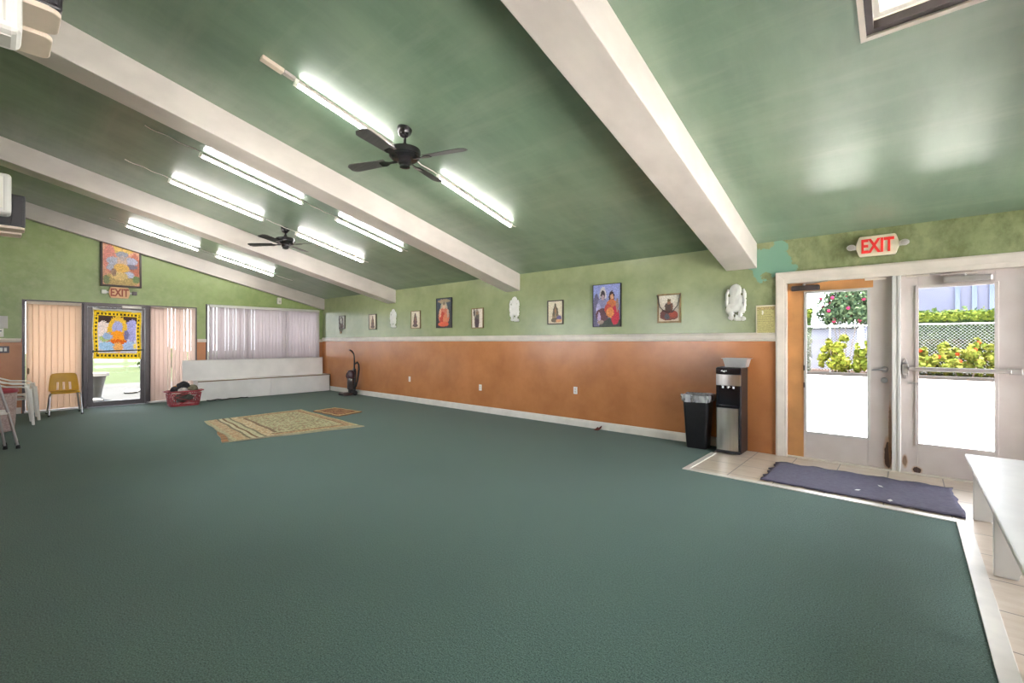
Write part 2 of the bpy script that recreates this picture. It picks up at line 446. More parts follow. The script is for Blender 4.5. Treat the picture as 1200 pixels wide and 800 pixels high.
    for i, (a, b) in enumerate(((LY, .335), (3.175, 3.355), (6.13, D))):
        r = MB(); r.prism([(0, 1.352), (.014, 1.358), (.02, 1.40), (.012, 1.425), (0, 1.43)], lambda p, q, d: (FX + p, d, q), a, b)
        struct(r.build('trim_%d' % (5 + i), 'trim', smooth=0))
    # baseboards
    b = MB(); b.prism([(0, 0), (.016, 0), (.016, .085), (.010, .112), (0, .118)], lambda a, q, d: (d, D - a, q), FX, -1.84)
    struct(b.build('baseboard_right', 'base', smooth=0))
    b = MB(); b.prism([(0, 0), (.016, 0), (.016, .085), (.010, .112), (0, .118)], lambda a, q, d: (FX + a, d, q), LY, .335)
    struct(b.build('baseboard_far', 'base', smooth=0))
    # door casing on the long wall
    k = MB()
    prof = [(0, 0), (0, .022), (.02, .026), (.05, .02), (.085, .014), (.085, 0)]    # across, out of the wall
    k.prism(prof, lambda a, q, d: (-1.208 + a, D - q, d), 0, 2.195 - .0)
    k.prism(prof, lambda a, q, d: (d, D - q, 2.195 - a), -1.208, 1.03)
    k.prism(prof, lambda a, q, d: (1.03 - a, D - q, d), 0, 2.195)
    struct(k.build('trim_8', 'trim', smooth=0))
    j = MB()     # door lining
    j.box(-1.125, -1.095, D - .005, D + .15, 0, 2.06); j.box(.91, .94, D - .005, D + .15, 0, 2.06); j.box(-1.125, .94, D - .005, D + .15, 2.06, 2.118)
    j.box(-1.095, .91, D, D + .15, -.003, .012)
    struct(j.build('trim_9', 'trim', smooth=0, bevel=.004))
    mu = MB(); mu.box(-.133, -.105, D + .0, D + .12, .012, 2.06); mu.box(-.105, -.085, D + .015, D + .10, .012, 2.06); mu.box(-.085, -.062, D + .005, D + .10, .012, 2.06)
    struct(mu.build('trim_10', 'white', smooth=0, bevel=.003))
    # ceiling with the skylight shaft, then the beams
    c = MB(); T = .14
    def slab(xa, xb, ya, yb):
        c.hexa([(xa, ya, cz(ya)), (xb, ya, cz(ya)), (xb, yb, cz(yb)), (xa, yb, cz(yb))], [(xa, ya, cz(ya) + T), (xb, ya, cz(ya) + T), (xb, yb, cz(yb) + T), (xa, yb, cz(yb) + T)])
    SX0, SX1, SY0, SY1 = -.225, 1.05, 2.35, 3.56
    slab(FX - .15, SX0, LY - .15, D + .15); slab(SX1, BX + .15, LY - .15, D + .15); slab(SX0, SX1, LY - .15, SY0); slab(SX0, SX1, SY1, D + .15)
    struct(c.build('ceiling', 'ceiling', smooth=0))
    for i, (nx, wd) in enumerate(((-1.415, .36), (-5.26, .34), (-9.09, .34), (-12.585, .125))):
        b = MB(); dp = .305
        fx = nx - wd
        b.prism([(LY, cz(LY) + .02), (D, HC + .02), (D, HC - dp), (LY, cz(LY) - dp)], lambda a, q, d: (d, a, q), fx, nx)
        o = struct(b.build('ceiling_beam', 'beam', smooth=0, bevel=.008))
    # skylight: frame, louvres, glass
    sk = MB(); fr = MB(); tr = MB()
    ring = lambda mb, a, lo, hi: [mb.hexa(
        [(p[0], p[2], cz(p[2]) + lo), (p[1], p[2], cz(p[2]) + lo), (p[1], p[3], cz(p[3]) + lo), (p[0], p[3], cz(p[3]) + lo)],
        [(p[0], p[2], cz(p[2]) + hi), (p[1], p[2], cz(p[2]) + hi), (p[1], p[3], cz(p[3]) + hi), (p[0], p[3], cz(p[3]) + hi)])
        for p in ((SX0, SX1, SY0, SY0 + a), (SX0, SX1, SY1 - a, SY1), (SX0, SX0 + a, SY0 + a, SY1 - a), (SX1 - a, SX1, SY0 + a, SY1 - a))]
    root = MB(); ring(root, .03, -.012, .16); o = struct(root.build('window_6', 'trim', smooth=0))
    SX0 += .03; SX1 -= .03; SY0 += .03; SY1 -= .03
    ring(fr, .035, .0, .05); fr.build('frame', 'bronze', o, smooth=0)
    SX0 += .035; SX1 -= .035; SY0 += .035; SY1 -= .035
    ring(sk, .03, .06, .195)
    n = 7
    for i in range(n):
        y = SY0 + (SY1 - SY0) * (i + .5) / n; hh = .13
        z = cz(y) + .11
        sk.hexa([(SX0 - .03, y - hh, z + .03), (SX1 + .03, y - hh, z + .03), (SX1 + .03, y + hh, z - .045), (SX0 - .03, y + hh, z - .045)],
                [(SX0 - .03, y - hh, z + .036), (SX1 + .03, y - hh, z + .036), (SX1 + .03, y + hh, z - .039), (SX0 - .03, y + hh, z - .039)])
    sk.build('louvre_slats', mat('skylight_louvre_white', (.85, .84, .82), .5, trans=.45), o, smooth=0)
    rd = MB()
    for x in (SX0 + .3, SX0 + .62, SX0 + .94): rd.tube([(x, SY0, cz(SY0) + .05), (x, SY1, cz(SY1) + .05)], .006, 6)
    rd.build('lift_rod', 'white', o)
    g = MB(); g.hexa([(SX0, SY0, cz(SY0) + .19), (SX1, SY0, cz(SY0) + .19), (SX1, SY1, cz(SY1) + .19), (SX0, SY1, cz(SY1) + .19)],
                     [(SX0, SY0, cz(SY0) + .2), (SX1, SY0, cz(SY0) + .2), (SX1, SY1, cz(SY1) + .2), (SX0, SY1, cz(SY1) + .2)])
    g.build('glass_pane', 'glass', o, smooth=0)
build_shell()

# ------------------------------------------------------------------ entrance doors
DP = D + .055       # plane of the door leaves (room side)
def entrance_leaf(name, x0, x1, gx0, gx1, gz0, gz1, paint, orange):
    o = MB()
    z0, z1 = .0125, 2.0595; y0, y1 = DP, DP + .045
    o.box(x0, gx0, y0, y1, z0, z1); o.box(gx1, x1, y0, y1, z0, z1); o.box(gx0, gx1, y0, y1, z0, gz0); o.box(gx0, gx1, y0, y1, gz1, z1)
    root = struct(o.build(name, paint, smooth=0, bevel=.003))
    b = MB(); w = .022
    for p in ((gx0 - w, gx0 + .006, gz0 - w, gz1 + w), (gx1 - .006, gx1 + w, gz0 - w, gz1 + w), (gx0 + .006, gx1 - .006, gz0 - w, gz0 + .006), (gx0 + .006, gx1 - .006, gz1 - .006, gz1 + w)):
        b.box(p[0], p[1], y0 - .010, y0, p[2], p[3])
    b.build('glazing_bead', 'grey_plastic' if orange else paint, root, smooth=0, bevel=.003)
    g = MB(); g.box(gx0, gx1, y0 + .018, y0 + .024, gz0, gz1); g.build('glass_pane', 'glass', root, smooth=0)
    if orange:
        q = MB(); q.box(x0 + .001, gx0 - w - .004, y0 - .003, y0, z0, z1); q.box(gx0 - w - .004, gx1 + .045, y0 - .003, y0, gz1 + w + .002, z1)
        q.build('orange_stile', 'door_orange', root, smooth=0)  # thin orange face over the left stile and top rail
    return root
PAINT_L = door_paint('greige_door_rusted', rust=[(-.165, .16, .035, .16, 1), (-.15, .42, .012, .28, .6)])
PAINT_R = door_paint('greige_door', rust=[(.065, .04, .035, .035, 1), (-.03, .12, .02, .06, .5)])
d1 = entrance_leaf('door_1', -1.0945, -.1335, -.905, -.335, .315, 1.935, PAINT_L, True)
d2 = entrance_leaf('door_2', -.0615, .9095, .072, .622, .315, 1.922, PAINT_R, False)
def closer(root, x0, x1, z, flip, m):
    b = MB(); b.box(x0, x1, DP - .06, DP - .004, z - .03, z + .03)
    o = b.build('door_closer', m, root, smooth=0, bevel=.012)
    a = MB(); xa = x0 + (x1 - x0) * .45; e = -.28 if flip else .26
    a.tube([(xa, DP - .035, z + .03), (xa, DP - .035, z + .05)], .014, 10)
    a.tube([(xa, DP - .035, z + .048), (xa + e * .9, DP - .075, z + .062), (xa + e * .35, DP - .01, z + .066)], .008, 6)
    a.build('closer_arm', 'aluminium', o)
closer(d1, -1.05, -.77, 1.995, False, 'bronze')
closer(d2, .26, .60, 1.985, True, 'aluminium')
h = MB(); h.lathe([(.005, -.022), (.03, -.02), (.034, 0)], 16, (-.235 + .04, DP, 1.07), 'y'); h.tube([(-.195, DP - .02, 1.07), (-.195, DP - .05, 1.07), (-.215, DP - .056, 1.07), (-.30, DP - .05, 1.062)], [.011, .011, .011, .008], 8)
h.build('lever_handle', 'chrome', d1)
h = MB(); h.lathe([(.006, -.024), (.026, -.02), (.03, 0)], 16, (-.197, DP, .955), 'y'); h.box(-.201, -.193, DP - .032, DP - .02, .94, .97); h.build('deadbolt', 'chrome', d1)
for x, z in ((-.925, 1.06), (-.925, .86)):
    h = MB(); h.box(x - .006, x + .006, DP - .022, DP - .01, z - .03, z + .03); h.build('bead_clip', 'black', d1, smooth=0)
h = MB(); h.box(-.055 - .0, .0, DP - .055, DP - .001, 1.035, 1.14); h.prism([(-.05, 1.14), (-.005, 1.14), (-.022, 1.2)], lambda a, q, d: (a, d, q), DP - .02, DP - .001); h.prism([(-.05, 1.035), (-.022, .975), (-.005, 1.035)], lambda a, q, d: (a, d, q), DP - .02, DP - .001)
h.build('push_bar_head', 'aluminium', d2, smooth=0, bevel=.006)
h = MB(); h.box(.0, .72, DP - .075, DP - .045, 1.068, 1.108); h.box(.70, .79, DP - .07, DP - .002, 1.06, 1.115); h.build('push_bar', 'aluminium', d2, smooth=0, bevel=.006)
h = MB(); h.box(-.01, .11, DP - .014, DP - .001, .93, .945); h.build('letter_slot', 'aluminium', d2, smooth=0)
h = MB(); h.box(-.36, -.18, DP - .03, DP - .001, 2.035, 2.058); h.build('strike_block', 'trim', d1, smooth=0, bevel=.003)
h = MB(); h.box(-.02, .16, DP - .03, DP - .001, 2.035, 2.056); h.box(.24, .50, DP - .03, DP - .001, 2.03, 2.05); h.build('strike_block', 'trim', d2, smooth=0, bevel=.003)

# ------------------------------------------------------------------ far door and its flanking windows
def far_openings():
    x = FX
    # window_1 (left of the door), window_2 (right of it), window_0 is the wide one
    def frame(name, y0, y1, z0, z1, m, bars=()):
        f = MB(); w = .045
        f.box(x - .11, x - .05, y0, y1, z0, z0 + w); f.box(x - .11, x - .05, y0, y1, z1 - w, z1); f.box(x - .11, x - .05, y0, y0 + w, z0 + w, z1 - w); f.box(x - .11, x - .05, y1 - w, y1, z0 + w, z1 - w)
        for b in bars: f.box(x - .11, x - .05, b - .02, b + .02, z0 + w, z1 - w)
        o = struct(f.build(name, m, smooth=0))
        g = MB(); g.box(x - .085, x - .079, y0 + w * .8, y1 - w * .8, z0 + w * .8, z1 - w * .8); g.build('glass_pane', 'glass', o, smooth=0)
        return o
    frame('window_1', .345, 1.20, .0, 2.175, 'bronze'); frame('window_2', 2.26, 3.165, .0, 2.175, 'bronze'); frame('window_7', 3.365, 6.12, .92, 2.27, 'white', (4.28, 5.2))
    # dark reveal strips at the edges of the openings
    rv = MB(); rv.box(x - .05, x + .006, .345, .372, 0, 2.175); rv.box(x - .05, x + .006, 3.138, 3.165, .5, 2.175); rv.box(x - .05, x + .004, .372, 3.138, 2.155, 2.175); rv.box(x - .05, x + .006, 3.345, 3.372, .93, 2.27)
    struct(rv.build('trim_11', 'bronze', smooth=0))
    sl = MB(); sl.box(x - .05, x + .03, .372, 1.195, 0, .035); sl.box(x - .05, x + .03, 2.27, 3.138, 0, .035)
    struct(sl.build('trim_12', 'white', smooth=0, bevel=.004))
    # door: jambs and head, then the leaf
    j = MB(); j.box(x - .10, x + .012, 1.20, 1.262, 0, 2.155); j.box(x - .10, x + .012, 2.198, 2.26, 0, 2.155); j.box(x - .10, x + .012, 1.262, 2.198, 2.095, 2.155)
    struct(j.build('trim_13', 'bronze', smooth=0, bevel=.003))
    lf = MB(); a, b, z0, z1 = 1.268, 2.192, .012, 2.09; gx0, gx1, gz0, gz1 = 1.345, 2.115, .115, 2.01
    xa, xb = x - .055, x - .01
    lf.box(xa, xb, a, gx0, z0, z1); lf.box(xa, xb, gx1, b, z0, z1); lf.box(xa, xb, gx0, gx1, z0, gz0); lf.box(xa, xb, gx0, gx1, gz1, z1)
    o = struct(lf.build('door_3', 'bronze', smooth=0, bevel=.003))
    g = MB(); g.box(x - .036, x - .030, gx0, gx1, gz0, gz1); g.build('glass_pane', 'glass', o, smooth=0)
    c = MB(); c.box(x - .008, x + .045, 1.80, 2.13, 2.085, 2.135); c.build('door_closer', 'white_plastic', o, smooth=0, bevel=.01)
    p = MB(); p.tube([(x + .05, 1.35, 1.165), (x + .05, 2.17, 1.185)], .013, 8); p.box(x - .01, x + .05, 1.325, 1.355, 1.14, 1.19); p.box(x - .01, x + .05, 2.14, 2.175, 1.155, 1.21); p.build('push_bar', 'black', o)
    st = MB(); st.lathe([(.022, 0), (.022, .03), (.012, .045)], 12, (x + .05, 2.23, 0)); st.lathe([(.022, 0), (.022, .03), (.012, .045)], 12, (x + .05, 1.25, 0)); st.build('door_stop', 'chrome', o)
far_openings()

def vertical_blind(label, y0, y1, z0, z1, n, m, gaps, wand=False, valance=.055, twist=.25, rail_m='cream_plastic'):
    t = thing('vertical_blind', label, 'blinds', (FX, (y0 + y1) / 2, z0), FAR)
    w = y1 - y0; H = z1 - z0
    r = MB(); r.box(-w / 2, w / 2, -.075, -.02, H - valance, H); r.build('headrail', rail_m, t, smooth=0, bevel=.004)
    rnd = random.Random(int(w * 1000)); s = MB(); sw = w / n
    for i in range(n):
        cx = -w / 2 + sw * (i + .5); a = twist + rnd.uniform(-.12, .12)
        narrow = .70 if i in gaps else 1
        half = sw * .56 * narrow; pts = []
        for k in range(5):
            u = -1 + k / 2; bow = .006 * (1 - u * u)
            pts.append((cx + u * half * cos(a) + bow * sin(a), -.045 - u * half * sin(a) * .9 - bow * cos(a)))
        for k in range(4):
            s.add([(pts[k][0], pts[k][1], .012), (pts[k + 1][0], pts[k + 1][1], .012), (pts[k + 1][0], pts[k + 1][1], H - valance + .005), (pts[k][0], pts[k][1], H - valance + .005)], [(0, 1, 2, 3)])
    s.build('vane_slats', m, t, smooth=30, weld=True, solid=.0012)
    if wand:
        k = MB(); k.tube([(-w / 2 + .02, -.085, H - .1), (-w / 2 + .025, -.09, H - 1.30)], .003, 6); o = k.build('pull_cord', 'white', t)
        k = MB(); k.lathe([(.006, 0), (.016, .02), (.016, .10), (.006, .12)], 10, (-w / 2 + .025, -.09, H - 1.40)); k.build('cord_weight', 'wood_edge', o)
    return t
vertical_blind('peach vertical blind left of the black framed glass door', .40, 1.165, .03, 2.145, 9, 'blind_peach', (), wand=True)
vertical_blind('pale pink vertical blind right of the black framed glass door, above the red basket', 2.285, 3.12, .03, 2.145, 11, 'blind_pink', (4, 5, 8, 9), valance=.02)
vertical_blind('grey white vertical blind over the wide window above the long white bench', 3.40, 6.105, .9, 2.255, 32, 'blind_white', (1, 4, 6, 9, 11, 14, 16, 18, 21, 23, 25, 28, 30), twist=.42, rail_m='white')

# ------------------------------------------------------------------ tube lights and fans on the ceiling
CT = math.atan(S)
def ceil_mb(mb, x, y):        # local (x across, y down the slope, z = away from the ceiling downwards is -z) -> relative to a root on the ceiling
    return mb.xf(Matrix.Rotation(-CT, 4, 'X'))
def tube_light(label, x, y0, y1, tail=None, box=False, pre=0):
    ym = (y0 + y1) / 2; Ln = (y1 - y0) / cos(CT)
    t = thing('tube_light', label, 'tube light', (x, ym, cz(ym)), 0, 'tube lights along the ceiling slope')
    R = Matrix.Rotation(-CT, 4, 'X'); h = Ln / 2
    b = MB(); b.box(-.016, .016, -h, h, -.034, 0); o = b.xf(R).build('batten', 'lamp_base', t, smooth=0, bevel=.004)
    for s in (-1, 1):
        e = MB(); e.box(-.017, .017, s * h - .016, s * h + .016, -.066, -.004); e.xf(R).build('end_socket', 'white_plastic', t, smooth=0, bevel=.003)
    l = MB(); l.tube([(0, -h + .016, -.05), (0, h - .016, -.05)], .0145, 14); l.xf(R).build('lit_tube', 'tube', t)
    if tail:
        c = MB(); a, bb = tail; n = 8
        c.tube([((.012 if 0 < k < n else 0) * sin(k * 2.1), h + .016 + (bb - a) / cos(CT) * k / n, -.012 - .006 * sin(pi * k / n)) for k in range(n + 1)], .006, 6)
        c.xf(R).build('link_cord', 'cord', t)
    if pre:
        c = MB(); n = 10
        c.tube([(.02 * sin(k * 1.3), -h - .016 - pre * k / n, -.008) for k in range(n + 1)], .005, 6); c.xf(R).build('feed_cord', 'cord', t)
    if box:
        c = MB(); c.box(-.03, .03, -h - .30, -h - .12, -.035, 0); c.xf(R).build('feed_plate', 'cream_plastic', t, smooth=0, bevel=.004)
        c = MB(); c.box(-.026, .026, -h - .115, -h - .02, -.028, 0); c.xf(R).build('driver_case', 'lamp_base', t, smooth=0, bevel=.004)
    return t
tube_light('upper lit tube light in the row beside the nearer ceiling fan', -4.06, 1.76, 2.74, (2.74, 3.33), True)
tube_light('lower lit tube light beyond the nearer ceiling fan, running down towards the picture wall', -4.06, 3.36, 4.62, (4.62, 4.70))
tube_light('upper lit tube light tucked close under the nearer side beam of the second bay', -6.55, 1.68, 2.92, (2.92, 3.40), False, .55)
tube_light('lower lit tube light close under the beam, in line below its twin', -6.55, 3.43, 4.62, (4.62, 4.72))
tube_light('upper lit tube light in the row that runs past the far ceiling fan', -7.95, 1.66, 2.90, (2.90, 3.42), False, .5)
tube_light('lower lit tube light just below the far ceiling fan', -7.95, 3.44, 4.71, (4.71, 4.80))
tube_light('upper lit tube light in the farthest bay near the big framed picture', -11.6, 1.72, 2.93, (2.93, 3.22), False, .25)
tube_light('lower lit tube light in the farthest bay above the wide blind', -11.6, 3.25, 4.47, (4.47, 4.9))

def ceiling_fan(label, x, y, zc, rot):
    t = thing('ceiling_fan', label, 'ceiling fan', (x, y, cz(y)), 0, 'black ceiling fans')
    dz = zc - cz(y)          # motor centre below the ceiling
    c = MB(); c.lathe([(.072, .012), (.072, -.01), (.066, -.04), (.045, -.075), (.028, -.085)], 24); c.xf(Matrix.Rotation(-CT, 4, 'X')).build('canopy', 'fan_black', t)
    r = MB(); r.tube([(0, -.0, -.06), (0, 0, dz + .06)], .014, 10); r.lathe([(.022, dz + .06), (.03, dz + .075), (.022, dz + .105)], 16); r.build('downrod', 'fan_black', t)
    m = MB(); m.lathe([(.03, dz + .068), (.11, dz + .06), (.148, dz + .045), (.153, dz + .03), (.153, dz - .012), (.145, dz - .02), (.148, dz - .03), (.12, dz - .055), (.06, dz - .062)], 32); m.build('motor_housing', 'fan_black', t)
    s = MB(); s.lathe([(.062, dz - .06), (.062, dz - .095), (.048, dz - .11), (.05, dz - .13), (.02, dz - .14)], 24); s.build('switch_housing', 'fan_black', t)
    for k in range(4):
        a = rot + k * pi / 2
        Rm = Matrix.Rotation(a, 4, 'Z')
        b = MB(); n = 12
        top = []
        for i in range(n + 1):
            u = i / n; rr = .22 + u * .45; w = .052 + .018 * u
            if u > .85: w *= sqrt(max(0.02, 1 - ((u - .85) / .15) ** 2 * .75))
            top.append((rr, w))
        poly = [(r_, -w) for r_, w in top] + [(r_, w) for r_, w in reversed(top)]
        tilt = .2
        b.prism(poly, lambda p, q, d: (p, q * cos(tilt), dz - .05 + q * sin(tilt) + d), -.003, .003)
        bl = b.xf(Rm).build('blade', 'fan_blade', t, smooth=0)
        i_ = MB(); i_.prism([(.10, -.016), (.17, -.012), (.24, -.04), (.285, -.03), (.285, .03), (.24, .04), (.17, .012), (.10, .016)], lambda p, q, d: (p, q * cos(tilt), dz - .052 + q * sin(tilt) + d), -.012, -.004)
        i_.xf(Rm).build('blade_iron', 'fan_black', bl, smooth=0)
    return t
ceiling_fan('black ceiling fan nearer the camera, hanging between the first two tube lights', -3.73, 2.66, 3.21, .35)
ceiling_fan('smaller looking black ceiling fan farther away, above the rug', -8.02, 3.28, 3.085, .62)

# ------------------------------------------------------------------ camera, world, sun
cam = bpy.data.cameras.new('camera'); cam.sensor_width = 36; cam.lens = 36 * 531 / 1200; cam.clip_start = .02; cam.clip_end = 300
co = bpy.data.objects.new('camera', cam); COL.objects.link(co)
co.location = (0, 0, CAMZ); co.rotation_euler = (pi / 2, 0, radians(41.2)); SC.camera = co

wd = bpy.data.worlds.new('sky'); SC.world = wd; wd.use_nodes = True
wn = wd.node_tree.nodes; wl = wd.node_tree.links; bg = wn['Background']
tc = wn.new('ShaderNodeTexCoord'); sx = wn.new('ShaderNodeSeparateXYZ'); wl.new(tc.outputs['Generated'], sx.inputs[0])
rp = wn.new('ShaderNodeValToRGB'); wl.new(sx.outputs[2], rp.inputs[0])
rp.color_ramp.elements[0].position = .45; rp.color_ramp.elements[0].color = (.86, .90, .97, 1)
rp.color_ramp.elements[1].position = .9; rp.color_ramp.elements[1].color = (.72, .83, 1, 1)
wl.new(rp.outputs[0], bg.inputs[0]); bg.inputs[1].default_value = 4.2
sun = bpy.data.lights.new('sun', 'SUN'); sun.energy = 36; sun.angle = radians(1.5); sun.color = (1, .95, .88)
so = bpy.data.objects.new('sun', sun); COL.objects.link(so)
so.rotation_euler = Vector((-.24, .07, -1)).to_track_quat('-Z', 'Y').to_euler()

SC.view_settings.view_transform = 'Standard'; SC.view_settings.look = 'None'; SC.view_settings.gamma = 1; SC.view_settings.use_curve_mapping = False
SC.view_settings.exposure = 1.45
SC.cycles.use_denoising = True; SC.cycles.sample_clamp_indirect = 6; SC.cycles.max_bounces = 10; SC.cycles.transparent_max_bounces = 24
SC.cycles.caustics_reflective = False; SC.cycles.caustics_refractive = False

# ------------------------------------------------------------------ outside
def XYf(a, b, d): return (a, b, d)
g = MB(); g.box(-14.5, 40, D + .15, 23.2, -.25, -.04); struct(g.build('pavement', 'concrete', smooth=0))
M['asphalt'] = mat('worn_forecourt_concrete', (.70, .68, .66), .9, var=.15, vscale=1, kind='World', spec=.05)
M['yard'] = mat('bounce_yard_paving', (.50, .48, .45), .9, var=.2, vscale=1, kind='World', spec=.05)
g = MB(); g.box(BX + .15, 40, -30, D + .15, -.25, -.04); struct(g.build('forecourt', 'asphalt', smooth=0))  # unseen ground, kept pale to bounce daylight onto the foyer ceiling
g = MB(); g.box(FX - .15, BX + .15, -30, LY - .15, -.25, -.04); struct(g.build('bounce_yard', 'yard', smooth=0))  # unseen ground added to bounce sunlight up through the left windows
g = MB(); g.box(-14.4, 39, 11.85, 11.875, -.05, -.0385); struct(g.build('pavement_joint', 'kerb', smooth=0))
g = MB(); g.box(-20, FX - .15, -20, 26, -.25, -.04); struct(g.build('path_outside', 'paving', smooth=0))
g = MB(); g.box(-80, -20, -40, 70, -.25, -.05); struct(g.build('lawn', 'lawn', smooth=0))
g = MB(); g.box(-20, 40, 23.2, 60, -.25, -.02); struct(g.build('planting_bed', 'soil', smooth=0))
g = MB(); g.box(-14.5, 40, 22.9, 23.25, -.1, .09); struct(g.build('kerb', 'kerb', smooth=0, bevel=.02))

# ------------------------------------------------------------------ planting, fence and building beyond the doors
def leaf_mb(n, sample, size, cols, rnd, flat=.0):
    mb = MB()
    for _ in range(n):
        p, nv = sample(rnd)
        p = Vector(p); nv = (Vector(nv) + Vector((rnd.gauss(0, .5), rnd.gauss(0, .5), rnd.gauss(0, .5)))).normalized()
        t = nv.cross(Vector((rnd.gauss(0, 1), rnd.gauss(0, 1), rnd.gauss(0, 1)))).normalized(); b = nv.cross(t)
        L = size * rnd.uniform(.7, 1.3); W = L * .36
        k = rnd.random(); c = [(a + (d - a) * k) * .28 for a, d in zip(*cols)]
        mb.add([p - t * L * .5, p + b * W, p + t * L * .5 + nv * L * .1, p - b * W], [(0, 1, 2, 3)], c)
    return mb
def blob(parts):      # sample on / in a union of ellipsoids (cx,cy,cz,rx,ry,rz)
    vol = [a[3] * a[4] * a[5] for a in parts]
    def f(r):
        a = r.choices(parts, vol)[0]
        d = Vector((r.gauss(0, 1), r.gauss(0, 1), r.gauss(0, 1))).normalized(); k = r.uniform(.3, 1.15)
        return (a[0] + d.x * a[3] * k, a[1] + d.y * a[4] * k, max(.02, a[2] + d.z * a[5] * k)), d
    return f
def boxcloud(x0, x1, y0, y1, z0, z1):
    def f(r):
        q = r.random(); x = r.uniform(x0, x1)
        if q < .25: return (x, r.uniform(y0, y1), z1 + r.gauss(0, .07)), (0, 0, 1)
        return (x, y0 + abs(r.gauss(0, .12)), r.uniform(z0, z1)), (0, -1, .3)
    return f
def shrub(name, label, cat, loc, parts, n, size, cols, seed, stems=(), flowers=0, fcol=None, fsize=.12, group=None, n_in=None):
    r = random.Random(seed)
    t = thing(name, label, cat, loc, 0, group)
    leaf_mb(n, blob(parts), size, cols, r).build('foliage', 'leaf', t, smooth=0, normals=False)
    s = MB()
    for (x, y, tx, ty, tz) in stems:
        s.tube([(x, y, 0), ((x * 2 + tx) / 3 + .02, (y * 2 + ty) / 3, tz * .4), (tx, ty, tz)], [.03, .024, .014], 6)
    if stems: s.build('stems', 'bark', t)
    if flowers:
        f = MB(); bs = blob([(a, b, c, d * 1.05, e * 1.05, g * 1.05) for a, b, c, d, e, g in parts])
        for _ in range(flowers):
            while True:
                p, nv = bs(r)
                if nv[1] < .1: break
            f.lathe([(.01, -fsize * .3), (fsize * .5, -.1 * fsize), (fsize * .42, fsize * .25), (.01, fsize * .3)], 7, p, 'y', fcol)
        f.build('blossom', 'leaf', t, smooth=0)
    return t
def clumps(seed, w, d, h, n):
    q = random.Random(seed); P = []
    for k in range(n):
        x = q.uniform(-w, w); top = h * (1 - .45 * (x / w) ** 2) * q.uniform(.62, 1.12); z = q.uniform(.25, top)
        P.append((x, q.uniform(-d, d), z, q.uniform(.09, .17), q.uniform(.08, .14), q.uniform(.14, .3)))
    return P
